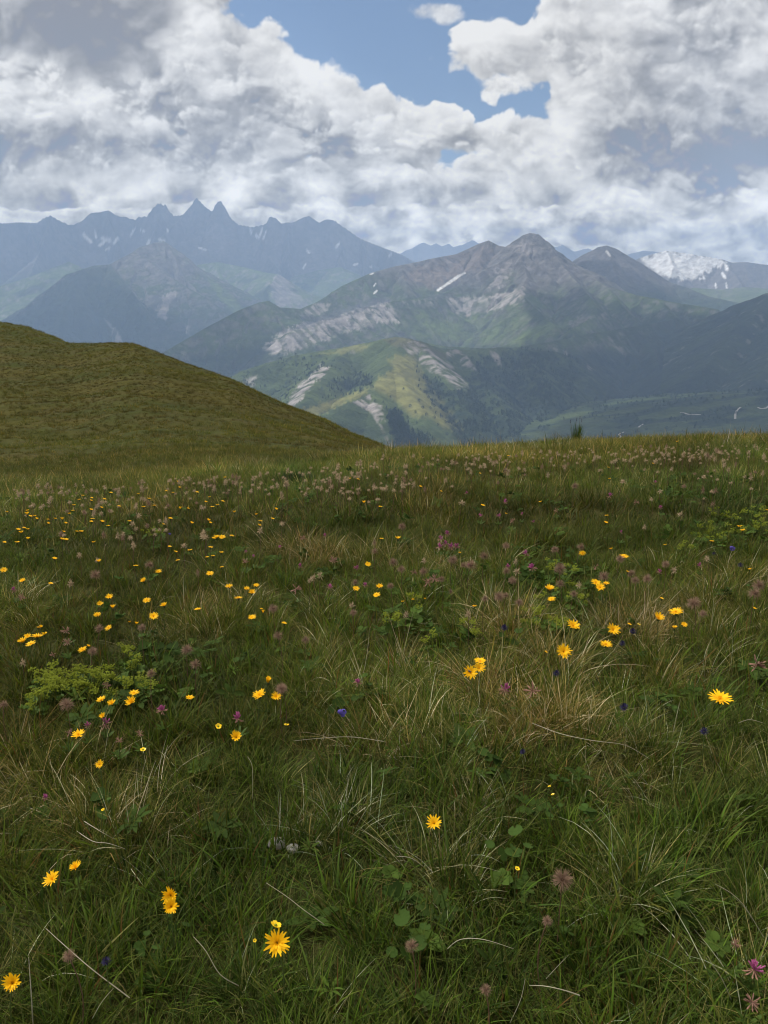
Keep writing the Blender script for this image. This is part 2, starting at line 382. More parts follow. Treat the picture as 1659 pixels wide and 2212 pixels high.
# --- bluish ridge far behind the saddle, and the glacier
def paint_plain(i): return mixc(K(ROCK, i), SCREE, .4 + i['n1'])
mountain("distant_ridge", "low faint blue ridge far behind the saddle", [[(820, 560, 21000), (860, 549, 21000), (880, 538, 21000), (892, 535, 21000), (905, 527, 21200), (915, 523, 21200), (930, 529, 21000), (942, 524, 21000), (955, 530, 21000), (970, 525, 21000), (979, 532, 21000), (1000, 527, 21000), (1020, 517, 21000), (1060, 535, 21000), (1120, 545, 21000), (1200, 532, 21000), (1215, 528, 21000), (1240, 542, 21000), (1270, 535, 21000), (1300, 550, 21000), (1340, 552, 21000), (1390, 540, 21000), (1480, 548, 21000)]],
         (-2, 22), (19000, 22000), 400, 60, .6, 1.2, 200, 200, 600, paint_plain, rough=60, seed=6, rnd=4)
def paint_glacier(i):
    c = K(ROCK, i)
    p = patch(i, [(1385, 560), (1412, 548), (1440, 541), (1500, 550), (1560, 560), (1572, 570), (1530, 582), (1520, 596), (1505, 606), (1470, 602), (1430, 592), (1400, 578)], 5, 16)
    p = np.maximum(p, strokes(i, [(1568, 570, 1570, 582, 5), (1560, 590, 1566, 600, 4), (1545, 612, 1547, 622, 2), (1568, 612, 1570, 622, 2)]))
    p = p * (1 - .4 * smooth(.18, .32, fbm(i['px'] / 22, i['py'] / 10, 4, 9)))
    return mixc(c, SNOW, p)
mountain("glacier_mountain", "far mountain with a bright snow glacier", [[(1340, 575, 11600), (1385, 556, 11600), (1412, 548, 11600), (1440, 541, 11600), (1500, 550, 11600), (1560, 560, 11560), (1580, 567, 11520), (1610, 566, 11520), (1659, 572, 11560), (1760, 580, 11600)], [(1560, 560, 11560), (1580, 585, 11150), (1600, 610, 10850), (1620, 650, 10550)], [(1440, 541, 11600), (1455, 575, 11200), (1440, 620, 10750)]],
         (14, 30), (10100, 12100), 300, 130, .5, 1.0, 300, 120, 500, paint_glacier, rough=26, seed=8, rnd=10)

# --- pyramid mountain on the hill side
def paint_pyramid(i):
    c = mixc(K(GRASS_D * .9, i), GRASS, .25 + i['n1'])
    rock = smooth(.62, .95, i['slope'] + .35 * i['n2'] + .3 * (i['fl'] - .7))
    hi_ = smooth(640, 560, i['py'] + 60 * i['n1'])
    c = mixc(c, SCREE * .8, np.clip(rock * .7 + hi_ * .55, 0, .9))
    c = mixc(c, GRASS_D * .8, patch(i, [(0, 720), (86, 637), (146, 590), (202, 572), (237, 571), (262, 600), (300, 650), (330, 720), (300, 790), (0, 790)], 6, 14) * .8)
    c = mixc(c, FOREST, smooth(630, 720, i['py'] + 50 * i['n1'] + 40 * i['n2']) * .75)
    c = mixc(c, MARL * .9, np.maximum.reduce([patch(i, [(338, 672), (352, 655), (350, 640), (372, 628), (384, 630), (372, 655), (362, 668), (355, 690), (340, 686)], 3, 9), patch(i, [(240, 715), (250, 708), (262, 730), (264, 742), (244, 740)], 2, 6), patch(i, [(400, 705), (408, 700), (412, 728), (402, 720)], 2, 5), patch(i, [(225, 688), (240, 700), (248, 716), (236, 706)], 2, 5) * .6]) * smooth(.3, .75, i['fl']) )
    c = mixc(c, GRASS * 1.5, patch(i, [(440, 590), (480, 620), (520, 655), (545, 690), (520, 690), (470, 640)], 5, 12) * .8)
    return c
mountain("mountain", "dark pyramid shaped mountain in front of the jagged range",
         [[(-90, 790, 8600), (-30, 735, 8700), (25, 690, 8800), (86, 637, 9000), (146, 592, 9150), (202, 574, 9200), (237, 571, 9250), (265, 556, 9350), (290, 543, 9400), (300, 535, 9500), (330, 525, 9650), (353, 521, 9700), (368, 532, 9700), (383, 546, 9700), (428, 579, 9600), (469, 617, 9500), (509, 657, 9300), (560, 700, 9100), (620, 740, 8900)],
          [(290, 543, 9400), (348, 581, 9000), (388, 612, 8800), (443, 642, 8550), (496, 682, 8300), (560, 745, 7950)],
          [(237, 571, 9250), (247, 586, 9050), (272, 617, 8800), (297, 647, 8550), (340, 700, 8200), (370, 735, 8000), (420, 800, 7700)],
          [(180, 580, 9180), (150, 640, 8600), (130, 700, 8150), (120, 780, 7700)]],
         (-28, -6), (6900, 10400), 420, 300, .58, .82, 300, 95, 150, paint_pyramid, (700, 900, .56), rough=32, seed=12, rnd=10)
# --- pale green foothills
def paint_foot(i):
    c = mixc(K(GRASS, i), GRASS * 1.5, .5 + i['n1'])
    c = mixc(c, SCREE, smooth(.55, .9, i['slope'] + .3 * i['n2']) * .7)
    c = mixc(c, MARL * .9, patch(i, [(600, 593), (618, 600), (640, 625), (662, 655), (600, 665), (588, 640), (580, 615)], 4, 14) * smooth(.2, .8, i['fl']))
    c = mixc(c, FOREST, smooth(.1, .3, fbm(i['x'] / 420, i['y'] / 300, 4, 31)) * .7)
    return c
mountain("foothill", "pale green foothills below the jagged range", [[(-120, 630, 11000), (-40, 622, 11000), (0, 618, 11000), (60, 600, 11000), (110, 580, 11000), (148, 566, 11000), (165, 573, 11000), (200, 600, 10900), (260, 640, 10800)],
          [(400, 590, 11400), (430, 572, 11400), (470, 566, 11400), (520, 576, 11200), (545, 582, 11000), (580, 590, 10700), (600, 592, 10500), (620, 606, 10400), (645, 632, 10300), (668, 660, 10200), (720, 700, 10000)],
          [(600, 592, 10500), (575, 625, 10000), (560, 660, 9600), (540, 700, 9300)], [(470, 566, 11400), (480, 610, 10700), (500, 650, 10100)], [(640, 596, 12200), (690, 583, 12200), (735, 577, 12100), (790, 600, 12000), (850, 640, 11800)]],
         (-29, 3), (8900, 12600), 520, 170, .5, .62, 300, 60, 200, paint_foot, (1000, 900, .45), rough=24, seed=17, rnd=20)

# --- central massif with its long shoulders
def paint_massif(i):
    px, py = i['px'], i['py']
    c = mixc(K(GRASS_D, i), GRASS * 1.1, .45 + 1.2 * i['n1'])
    top = smooth(650, 590, py + 45 * i['n1'] + 20 * i['n2'] + np.clip(900 - px, 0, 300) * .35)
    rock = mixc(K(ROCK * .62, i), SCREE * .85, .4 + 1.2 * (i['fl'] - .62) + .8 * i['n2'])
    c = mixc(c, rock, top * .95)
    c = mixc(c, BROWNROCK * .9, patch(i, [(870, 600), (930, 565), (985, 552), (1055, 525), (1075, 545), (1040, 580), (1000, 592), (945, 628), (915, 618), (890, 612)], 5, 14) * .85)
    c = mixc(c, rock, smooth(.75, 1.0, i['slope'] + .25 * i['n2']) * .6)
    flute = smooth(.35, .8, i['fl'] + .3 * i['n2'])
    cl = np.maximum.reduce([patch(i, [(560, 752), (600, 726), (650, 700), (720, 684), (780, 664), (835, 648), (850, 668), (866, 692), (800, 706), (740, 720), (690, 738), (600, 770)], 4, 12),
                            patch(i, [(655, 672), (690, 655), (715, 657), (700, 675), (665, 685)], 3, 9) * .8,
                            patch(i, [(966, 646), (1050, 640), (1100, 632), (1135, 618), (1128, 652), (1080, 666), (1010, 684), (975, 672)], 3, 9) * .9])
    c = mixc(c, MARL * 1.3, cl * (.25 + .75 * flute) * smooth(-.5, -.05, i['n2'] + .5 * (i['g'] - .65)))
    c = mixc(c, GRASS * 1.6, patch(i, [(880, 660), (960, 690), (1060, 690), (1120, 668), (1200, 690), (1300, 690), (1260, 715), (1130, 740), (1000, 745), (900, 725), (850, 700)], 14, 24) * np.clip(.5 + 1.2 * i['n1'], .1, .85))
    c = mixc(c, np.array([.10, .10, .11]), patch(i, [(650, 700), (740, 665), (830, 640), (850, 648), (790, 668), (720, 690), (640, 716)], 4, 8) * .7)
    c = mixc(c, SCREE * 1.25, np.maximum(patch(i, [(1050, 600), (1090, 570), (1110, 560), (1100, 590), (1075, 620), (1052, 622)], 5, 14), patch(i, [(1090, 528), (1145, 520), (1180, 560), (1170, 575), (1130, 548)], 5, 16) * .6) * flute)
    tf = strokes(i, [(870 + 12 * k, 652 - 1.2 * k, 871 + 12 * k, 660 - 1.2 * k, 3.2) for k in range(9)] + [(1135, 620, 1108, 640, 5)])
    c = mixc(c, MARL, tf * .5 * smooth(-.2, .3, i['n2'] + .3 * i['n1']))
    # forested valley wall, with a few slides
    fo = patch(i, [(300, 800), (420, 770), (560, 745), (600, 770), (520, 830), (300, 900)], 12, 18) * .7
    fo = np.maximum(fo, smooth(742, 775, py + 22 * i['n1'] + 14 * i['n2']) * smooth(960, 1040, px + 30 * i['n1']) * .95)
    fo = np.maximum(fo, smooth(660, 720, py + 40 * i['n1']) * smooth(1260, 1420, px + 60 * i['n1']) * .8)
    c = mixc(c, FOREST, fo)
    sl = np.maximum.reduce([patch(i, p, 3, 10) for p in ([(1195, 752), (1225, 760), (1245, 790), (1262, 810), (1275, 850), (1255, 830), (1230, 795), (1205, 772)], [(1314, 727), (1340, 745), (1360, 765), (1345, 765), (1325, 748)], [(1160, 760), (1190, 785), (1205, 805), (1185, 798), (1165, 780)], [(1268, 785), (1285, 800), (1270, 798)], [(1090, 825), (1110, 850), (1140, 862), (1120, 868), (1095, 845)], [(1145, 880), (1180, 900), (1165, 905)], [(1465, 765), (1490, 780), (1475, 790)], [(1100, 770), (1120, 790), (1135, 825), (1120, 815)])])
    c = mixc(c, SCREE * 1.1, sl * .6 * smooth(-.3, .15, i['n2']))
    c = mixc(c, GRASS * 1.7, patch(i, [(1110, 735), (1150, 712), (1190, 700), (1215, 705), (1165, 725), (1125, 742)], 6, 10) * .8)
    c = mixc(c, SCREE, np.maximum(patch(i, [(1225, 700), (1260, 682), (1285, 683), (1270, 692), (1235, 705)], 3, 10), patch(i, [(1296, 678), (1308, 674), (1312, 682), (1302, 685)], 2, 5)) * .7)
    sn = strokes(i, [(946, 627, 968, 612, 3.6), (968, 612, 990, 597, 4.2), (990, 597, 1003, 590, 3.0), (800, 593, 806, 590, 2), (808, 634, 814, 628, 2.2), (812, 612, 808, 618, 1.8)])
    return mixc(c, SNOW, sn)
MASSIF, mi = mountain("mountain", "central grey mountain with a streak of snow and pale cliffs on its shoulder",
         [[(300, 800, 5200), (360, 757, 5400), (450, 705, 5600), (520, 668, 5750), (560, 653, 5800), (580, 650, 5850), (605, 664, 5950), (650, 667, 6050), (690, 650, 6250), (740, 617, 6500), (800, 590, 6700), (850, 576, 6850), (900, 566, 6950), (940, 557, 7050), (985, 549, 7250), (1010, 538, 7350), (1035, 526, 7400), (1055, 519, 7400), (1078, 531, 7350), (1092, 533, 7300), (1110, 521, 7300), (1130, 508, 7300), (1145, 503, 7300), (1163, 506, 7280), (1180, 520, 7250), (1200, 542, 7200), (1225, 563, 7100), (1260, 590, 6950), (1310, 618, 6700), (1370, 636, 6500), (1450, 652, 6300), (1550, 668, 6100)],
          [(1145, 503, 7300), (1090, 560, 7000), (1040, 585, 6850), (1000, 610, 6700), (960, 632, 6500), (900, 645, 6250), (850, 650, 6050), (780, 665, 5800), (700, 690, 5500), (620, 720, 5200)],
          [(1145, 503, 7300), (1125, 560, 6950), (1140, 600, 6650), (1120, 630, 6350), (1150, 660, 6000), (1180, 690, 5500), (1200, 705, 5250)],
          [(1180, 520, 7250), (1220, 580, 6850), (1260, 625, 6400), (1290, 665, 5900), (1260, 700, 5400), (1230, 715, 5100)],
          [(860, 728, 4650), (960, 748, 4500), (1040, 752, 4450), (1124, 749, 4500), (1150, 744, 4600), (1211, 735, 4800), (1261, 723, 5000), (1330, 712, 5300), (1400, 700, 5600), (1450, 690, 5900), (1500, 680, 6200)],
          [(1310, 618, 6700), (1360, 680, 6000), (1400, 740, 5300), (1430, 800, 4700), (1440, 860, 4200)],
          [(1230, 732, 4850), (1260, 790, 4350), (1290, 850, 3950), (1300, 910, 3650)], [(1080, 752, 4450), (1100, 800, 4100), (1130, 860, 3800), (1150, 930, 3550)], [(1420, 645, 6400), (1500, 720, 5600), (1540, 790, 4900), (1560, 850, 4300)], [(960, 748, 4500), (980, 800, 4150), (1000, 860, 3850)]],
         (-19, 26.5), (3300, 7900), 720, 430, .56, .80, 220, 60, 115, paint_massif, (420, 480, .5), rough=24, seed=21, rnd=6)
# --- second peak
def paint_second(i):
    c = mixc(K(ROCK * .62, i), SCREE * .7, .35 + i['n1'] + (i['fl'] - .7))
    c = mixc(c, GRASS_D, smooth(600, 650, i['py'] + 30 * i['n1']) * .9)
    return mixc(c, SNOW, strokes(i, [(1310, 543, 1316, 549, 3), (1316, 549, 1318, 553, 2)]) * .6)
mountain("mountain", "smooth grey conical mountain beside the central one", [[(1150, 640, 8800), (1200, 595, 8800), (1240, 565, 8900), (1270, 546, 9000), (1295, 533, 9000), (1310, 530, 9000), (1328, 536, 9000), (1345, 549, 8950), (1380, 576, 8900), (1430, 604, 8800), (1480, 620, 8700), (1530, 640, 8500), (1600, 655, 8300), (1700, 665, 8200)], [(1310, 530, 9000), (1330, 590, 8400), (1360, 640, 7800), (1380, 680, 7400)], [(1430, 604, 8800), (1440, 650, 8200), (1450, 690, 7700)]],
         (9, 28), (6900, 9700), 330, 170, .55, .72, 250, 40, 190, paint_second, (800, 700, .52), rough=16, seed=27, rnd=14)
def paint_back(i): return mixc(mixc(K(GRASS * 1.3, i), SCREE, .2 + i['n1']), GRASS * 1.5, .4 + i['n2'])
mountain("foothill", "faint green rise between the conical mountain and the glacier", [[(1440, 640, 10000), (1500, 622, 10000), (1560, 626, 10000), (1610, 620, 10000), (1659, 624, 10000), (1780, 625, 10000)]], (17, 30), (8800, 10600), 200, 70, .3, .4, 300, 30, 200, paint_back, rough=20, seed=31, rnd=30)
# --- dark flank closing the valley on the road side
def paint_flank(i):
    c = mixc(K(GRASS_D * .8, i), FOREST, .55 + 1.3 * i['n1'])
    return mixc(c, SCREE * .8, smooth(.22, .5, i['n2'] + .5 * (i['fl'] - .7)) * .5)
mountain("mountain", "dark blue flank closing the valley beyond the winding road", [[(1900, 560, 5400), (1760, 600, 5400), (1700, 617, 5400), (1659, 633, 5400), (1620, 648, 5500), (1590, 658, 5600), (1560, 675, 5700), (1530, 700, 5800)], [(1680, 625, 5400), (1620, 690, 4900), (1570, 740, 4500), (1520, 800, 4100)], [(1780, 600, 5400), (1700, 720, 4500), (1660, 790, 4000), (1600, 850, 3600)]],
         (19, 33), (3000, 6200), 260, 260, .5, .62, 250, 40, 140, paint_flank, (600, 600, .46), rough=16, seed=35, rnd=20)

# --- green ridge in front, its sunlit patches painted brighter
def paint_front(i):
    px, py = i['px'], i['py']
    c = mixc(K(GRASS_D * 1.1, i), GRASS * 1.15, .5 + 1.1 * i['n1'])
    painted_sun = patch(i, [(800, 835), (830, 812), (850, 800), (845, 785), (838, 776), (860, 768), (895, 770), (905, 790), (930, 830), (960, 870), (990, 905), (1000, 930), (960, 925), (930, 900), (890, 900), (860, 870), (830, 850)], 8, 10)
    painted_sun = np.maximum(painted_sun, patch(i, [(690, 765), (760, 748), (800, 742), (790, 755), (740, 762)], 5, 8) * .8)
    painted_sun = np.maximum(painted_sun, patch(i, [(640, 890), (690, 872), (760, 852), (800, 838), (790, 850), (740, 872), (690, 895), (660, 905)], 5, 8))
    c = mixc(c, np.array([.205, .20, .062]), painted_sun * .9)  # sunlight put into the slope colour as a vivid yellow-green
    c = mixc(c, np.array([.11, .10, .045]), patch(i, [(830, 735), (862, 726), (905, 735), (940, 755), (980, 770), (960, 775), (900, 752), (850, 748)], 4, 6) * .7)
    w = smooth(.02, .16, fbm(i['x'] / 130, i['y'] / 130, 5, 71) + .25 * patch(i, [(690, 850), (720, 820), (780, 808), (805, 815), (800, 835), (760, 850), (700, 862)], 6, 10) - .12)
    w = w * np.clip(patch(i, [(500, 815), (600, 775), (680, 770), (720, 790), (640, 830), (600, 880), (520, 840)], 10, 12) * .55 + patch(i, [(690, 850), (720, 820), (780, 806), (808, 815), (800, 835), (760, 850), (700, 864)], 6, 10), 0, 1)
    c = mixc(c, FOREST * 1.3, w * .85)
    fo = patch(i, [(905, 800), (940, 815), (975, 840), (1010, 830), (1040, 770), (1120, 752), (1320, 735), (1320, 1050), (1050, 1050), (990, 950), (950, 890), (920, 850)], 10, 16)
    c = mixc(c, FOREST * 1.2, np.clip(fo * (.75 + 1.2 * i['n2']), 0, .95))
    c = mixc(c, FOREST * 1.3, patch(i, [(835, 900), (850, 880), (880, 915), (930, 950), (960, 985), (860, 985)], 6, 12) * np.clip(.7 + 1.5 * i['n2'], 0, 1))
    fl = smooth(.25, .7, i['fl'] + .3 * i['n2'])
    rk = np.maximum.reduce([patch(i, [(618, 882), (630, 850), (662, 818), (695, 790), (712, 792), (703, 808), (680, 826), (662, 850), (640, 872)], 3, 9),
                            patch(i, [(515, 830), (535, 815), (556, 810), (548, 832), (530, 838)], 3, 6) * .7,
                            patch(i, [(762, 868), (778, 862), (800, 850), (805, 870), (826, 876), (828, 905), (815, 915), (800, 890), (780, 880)], 3, 9),
                            patch(i, [(818, 915), (826, 920), (850, 968), (838, 968)], 2, 4) * .8])
    c = mixc(c, MARL * 1.05, rk * (.8 + .2 * fl) * smooth(-.35, .1, i['n2'] + .4 * (i['g'] - .6)))
    cl = np.maximum.reduce([patch(i, [(868, 745), (890, 735), (915, 742), (945, 768), (990, 800), (1010, 835), (990, 842), (960, 815), (925, 800), (890, 772)], 4, 12), patch(i, [(960, 762), (985, 752), (1010, 770), (1030, 800), (1000, 790), (975, 778)], 3, 9), patch(i, [(1055, 752), (1070, 748), (1085, 790), (1072, 790)], 3, 8), patch(i, [(755, 757), (765, 752), (766, 764), (758, 764)], 2, 4)])
    c = mixc(c, MARL * .9, cl * (.65 + .35 * fl) * .95 * smooth(-.25, .15, i['n2'] + .5 * (i['g'] - .65)))
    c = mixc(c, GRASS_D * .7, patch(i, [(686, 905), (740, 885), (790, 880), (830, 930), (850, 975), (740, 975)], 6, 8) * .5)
    return c
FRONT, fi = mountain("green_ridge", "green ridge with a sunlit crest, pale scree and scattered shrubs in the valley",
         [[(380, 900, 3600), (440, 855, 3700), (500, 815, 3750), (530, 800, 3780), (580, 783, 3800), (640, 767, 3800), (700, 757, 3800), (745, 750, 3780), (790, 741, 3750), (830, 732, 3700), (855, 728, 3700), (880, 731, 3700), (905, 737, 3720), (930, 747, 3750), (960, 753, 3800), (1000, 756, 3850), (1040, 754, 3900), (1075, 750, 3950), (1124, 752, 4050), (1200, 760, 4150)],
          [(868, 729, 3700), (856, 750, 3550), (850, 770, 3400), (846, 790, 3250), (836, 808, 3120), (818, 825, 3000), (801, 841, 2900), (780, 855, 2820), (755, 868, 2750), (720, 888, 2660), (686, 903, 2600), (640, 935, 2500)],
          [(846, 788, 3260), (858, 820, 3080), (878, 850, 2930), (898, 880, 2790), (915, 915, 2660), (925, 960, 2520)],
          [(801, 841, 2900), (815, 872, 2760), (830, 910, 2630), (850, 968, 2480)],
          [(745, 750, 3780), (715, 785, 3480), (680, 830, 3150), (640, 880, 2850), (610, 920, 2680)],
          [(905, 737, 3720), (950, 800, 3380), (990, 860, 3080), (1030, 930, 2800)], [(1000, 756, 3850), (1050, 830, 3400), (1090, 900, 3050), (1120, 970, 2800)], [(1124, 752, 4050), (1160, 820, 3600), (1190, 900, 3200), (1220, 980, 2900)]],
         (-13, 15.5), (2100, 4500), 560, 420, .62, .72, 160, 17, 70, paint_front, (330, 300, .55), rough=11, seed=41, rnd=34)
# --- lower slope with the road
def paint_lower(i):
    c = mixc(K(GRASS_D, i), GRASS * .9, .3 + 1.3 * i['n1'])
    return mixc(c, FOREST * 1.2, smooth(.0, .18, fbm(i['x'] / 200, i['y'] / 90, 5, 91) + .12 * (smooth(910, 860, i['py']))) * .85)
LOWER, li = mountain("valley_slope", "green lower slope crossed by a pale winding road", [[(1900, 810, 3300), (1720, 838, 3250), (1659, 850, 3200), (1600, 860, 3200), (1560, 866, 3150), (1480, 876, 3100), (1400, 893, 3050), (1340, 912, 3000), (1270, 935, 2950), (1180, 970, 2850), (1080, 1000, 2750)]], (7, 34), (1500, 3900), 420, 240, .16, .22, 300, 8, 120, paint_lower, rough=9, seed=47, rnd=40)

# --- the winding road, draped on the lower slope
def slope_lookup(info, az, rr, naz, nr, rpow=1.0):
    Z = info['z'].reshape(nr, naz)
    def f(x, y):
        u = (np.degrees(np.arctan2(x, y)) - az[0]) / (az[1] - az[0]) * (naz - 1); v = ((np.hypot(x, y) - rr[0]) / (rr[1] - rr[0])) * (nr - 1)
        u = np.clip(u, 0, naz - 1.001); v = np.clip(v, 0, nr - 1.001); i, j = v.astype(int), u.astype(int); a, b = v - i, u - j
        return (Z[i, j] * (1 - b) + Z[i, j + 1] * b) * (1 - a) + (Z[i + 1, j] * (1 - b) + Z[i + 1, j + 1] * b) * a
    return f
lower_z = slope_lookup(li, (7, 34), (1500, 3900), 420, 240); front_z = slope_lookup(fi, (-13, 15.5), (2100, 4500), 560, 420)
def on_slope(fz, px, py, r0, r1):
    dx, dy, dz = [float(v) for v in ray(px, py)]
    t = np.linspace(r0, r1, 900); d = EYE + dz * t - fz(dx * t, dy * t)
    k = int(np.argmax(d < 0)) if (d < 0).any() else len(t) - 1
    return dx * t[k], dy * t[k], t[k]
road_m = bpy.data.materials.new("pale_road"); road_m.use_nodes = True; rb = road_m.node_tree.nodes['Principled BSDF']; rb.inputs['Roughness'].default_value = .9
rn = road_m.node_tree.nodes.new('ShaderNodeTexNoise'); rn.inputs['Scale'].default_value = .05; rr_ = road_m.node_tree.nodes.new('ShaderNodeValToRGB'); rr_.color_ramp.elements[0].color = (.26, .255, .25, 1); rr_.color_ramp.elements[1].color = (.40, .39, .38, 1)
rt = road_m.node_tree.nodes.new('ShaderNodeTexCoord'); road_m.node_tree.links.new(rt.outputs['Object'], rn.inputs['Vector']); road_m.node_tree.links.new(rn.outputs[0], rr_.inputs[0]); road_m.node_tree.links.new(rr_.outputs[0], rb.inputs['Base Color'])
for pts, lab in (([(1322, 953), (1331, 950), (1341, 946), (1337, 939), (1343, 936), (1352, 933)], "lowest pale bend of the road in the valley"), ([(1379, 924), (1384, 920), (1391, 916)], "short pale stretch of road above the lowest bend"), ([(1470, 892), (1478, 893), (1488, 896), (1500, 896), (1515, 897)], "level pale stretch of road on the lower slope"), ([(1588, 906), (1588, 898), (1590, 890), (1594, 885), (1600, 880)], "curving pale stretch of road on the lower slope"), ([(1636, 881), (1646, 884), (1655, 883), (1660, 878), (1672, 870)], "highest pale bend of road on the lower slope")):
    P = []
    for i in range(len(pts) - 1):
        for t in np.linspace(0, 1, 8)[:-1]: P.append((pts[i][0] * (1 - t) + pts[i + 1][0] * t, pts[i][1] * (1 - t) + pts[i + 1][1] * t))
    P = np.array(P); P[1:-1] = (P[:-2] + 2 * P[1:-1] + P[2:]) / 4
    W = np.array([on_slope(lower_z, *p, 1500, 3900)[:2] for p in P]); D = np.gradient(W, axis=0); D /= np.linalg.norm(D, axis=1, keepdims=True) + 1e-6; Q = np.stack([-D[:, 1], D[:, 0]], 1) * 3.4
    V = []
    for s in (1, -1):
        e = W + s * Q; V.append(np.stack([e[:, 0], e[:, 1], lower_z(e[:, 0], e[:, 1]) + 1.2], 1))
    V = np.stack(V, 1).reshape(-1, 3); tag(mesh_obj("road", V, grid_faces(len(W), 2), road_m), lab, None, None, 'structure')

# --- unseen clouds added above the view to cast shade on the slopes
cm = bpy.data.materials.new("shade_cloud"); cm.use_nodes = True; cm.node_tree.nodes['Principled BSDF'].inputs['Base Color'].default_value = (.85, .86, .88, 1); cm.node_tree.nodes['Principled BSDF'].inputs['Roughness'].default_value = 1
def cloud(px, py, dist, rx, ry, h, seed, label):
    c = np.array([float(v) for v in ground_at(px, py, dist)]); c = c + SUN_DIR * (h - c[2]) / SUN_DIR[2]
    nu, nv = 96, 48; th = np.linspace(0, pi, nv)[:, None]; ph = np.linspace(0, 2 * pi, nu, endpoint=False)[None, :]
    x, y, z = np.sin(th) * np.cos(ph), np.sin(th) * np.sin(ph), np.cos(th) + 0 * ph
    k = 1 + .30 * fbm(x * 1.6 + z + seed, y * 1.6 + z * .7, 4, seed) + .22 * (.5 - worley(x * 2.6 + seed, y * 2.6 + z * 2, seed)) + .10 * (.5 - worley(x * 6 + seed, y * 6 + z * 5, seed + 1))
    V = np.stack([c[0] + rx * k * x, c[1] + ry * k * y, c[2] + .22 * min(rx, ry) * k * z], -1).reshape(-1, 3)
    i = np.arange(nu * nv).reshape(nv, nu); j = np.roll(i, -1, 1); F = np.stack([i[:-1], i[1:], j[1:], j[:-1]], -1).reshape(-1, 4)
    tag(mesh_obj("cloud", V, F, cm), label, None, None, 'structure')
for q in ((230, 500, 14100, 4300, 1500, 7200, 3, "broad unseen cloud added to shade the jagged range"), (120, 680, 8300, 1000, 700, 6200, 5, "unseen cloud added to shade the dark pyramid mountain"), (1450, 760, 5000, 800, 1300, 5200, 7, "long unseen cloud added to shade the valley wall"), (1290, 590, 8100, 600, 600, 5600, 9, "unseen cloud added to shade the conical mountain"), (1140, 850, 3850, 400, 520, 4200, 11, "unseen cloud added to shade the forested valley wall"), (440, 760, 5400, 480, 480, 4800, 13, "unseen cloud added to shade the wooded shoulder"), (1520, 905, 3000, 560, 380, 4000, 17, "unseen cloud added to shade the slope with the road")):
    cloud(*q)

# --- one sheet of valley floor under everything
fm = terrain_material("valley_floor", .004, 0)
q = 29000.
vf = mesh_obj("valley_floor", [(-q, -4000, -1006), (q, -4000, -1006), (q, 25000, -1006), (-q, 25000, -1006)], [(0, 1, 2, 3)], fm, colors=np.tile(GRASS_D, (4, 1)))
tag(vf, "dark green valley floor between the mountains", None, None, 'structure')

# --- the air between
hm = bpy.data.materials.new("mountain_air"); hm.use_nodes = True
hn = hm.node_tree; hn.nodes.clear()
ho = hn.nodes.new('ShaderNodeOutputMaterial'); hv = hn.nodes.new('ShaderNodeVolumePrincipled'); hn.links.new(hv.outputs[0], ho.inputs['Volume'])
hv.inputs['Color'].default_value = HAZE_COLOR; hv.inputs['Density'].default_value = HAZE_DENSITY; hv.inputs['Anisotropy'].default_value = .0
x0, x1, y0, y1, z0, z1 = -29500, 29500, -4500, 25500, -1007, 1420
hz = mesh_obj("haze", [(x0, y0, z0), (x1, y0, z0), (x1, y1, z0), (x0, y1, z0), (x0, y0, z1), (x1, y0, z1), (x1, y1, z1), (x0, y1, z1)],
              [(3, 2, 1, 0), (4, 5, 6, 7), (0, 1, 5, 4), (1, 2, 6, 5), (2, 3, 7, 6), (3, 0, 4, 7)], hm, smooth_shade=False)
tag(hz, "pale blue haze between the mountains", None, None, 'stuff')

# --- woods and single shrubs on the front ridge and the lower slope
wood_m = terrain_material("conifer_green", .9, .0)
woods = bpy.data.collections.new("tree_kinds")
def crown_mesh(name, seed, tall):
    rng = np.random.default_rng(seed); V = []; F = []; C = []
    for k in range(70):
        t = rng.random() ** .8; a = rng.uniform(0, 2 * pi); r = (.30 if tall else .42) * (1 - t ** 1.3 if tall else math.sqrt(max(0, 1 - (2 * t - .9) ** 2))) * rng.uniform(.5, 1.05); p = np.array([r * cos(a), r * sin(a), .08 + .92 * t if tall else .05 + .75 * t]); b = len(V); q = .13 * rng.uniform(.7, 1.3)
        d = rng.normal(0, 1, (3, 3)); V += [p + q * v / np.linalg.norm(v) for v in d]; F.append((b, b + 1, b + 2)); C += [FOREST * rng.uniform(1.2, 2.4)] * 3
    b = len(V); V += [np.array(v) for v in ((-.03, -.03, -.1), (.03, -.03, -.1), (.03, .03, -.1), (-.03, .03, -.1), (-.01, -.01, .8), (.01, -.01, .8), (.01, .01, .8), (-.01, .01, .8))]; F += [(b + i, b + (i + 1) % 4, b + 4 + (i + 1) % 4, b + 4 + i) for i in range(4)]; C += [np.array([.06, .045, .03])] * 8
    return mesh_obj(name, np.array(V), F, wood_m, smooth_shade=False, colors=np.array(C), link=False)
TREES = [crown_mesh("tree_kind_%d" % k, k, k < 2) for k in range(4)]
for t in TREES: woods.objects.link(t)
rng = np.random.default_rng(21)
tx, ty, tz, ts = [], [], [], []
def sow(info, mask, n, h0, h1):
    k = np.flatnonzero(rng.random(len(mask)) < 0 + mask); k = rng.permutation(k)[:n]
    tx.append(info['x'][k] + rng.uniform(-6, 6, len(k))); ty.append(info['y'][k] + rng.uniform(-6, 6, len(k))); tz.append(info['z'][k]); ts.append(rng.uniform(h0, h1, len(k)))
cl_ = np.clip(.5 + 2.2 * fbm(fi['x'] / 90, fi['y'] / 90, 4, 611), 0, 1)
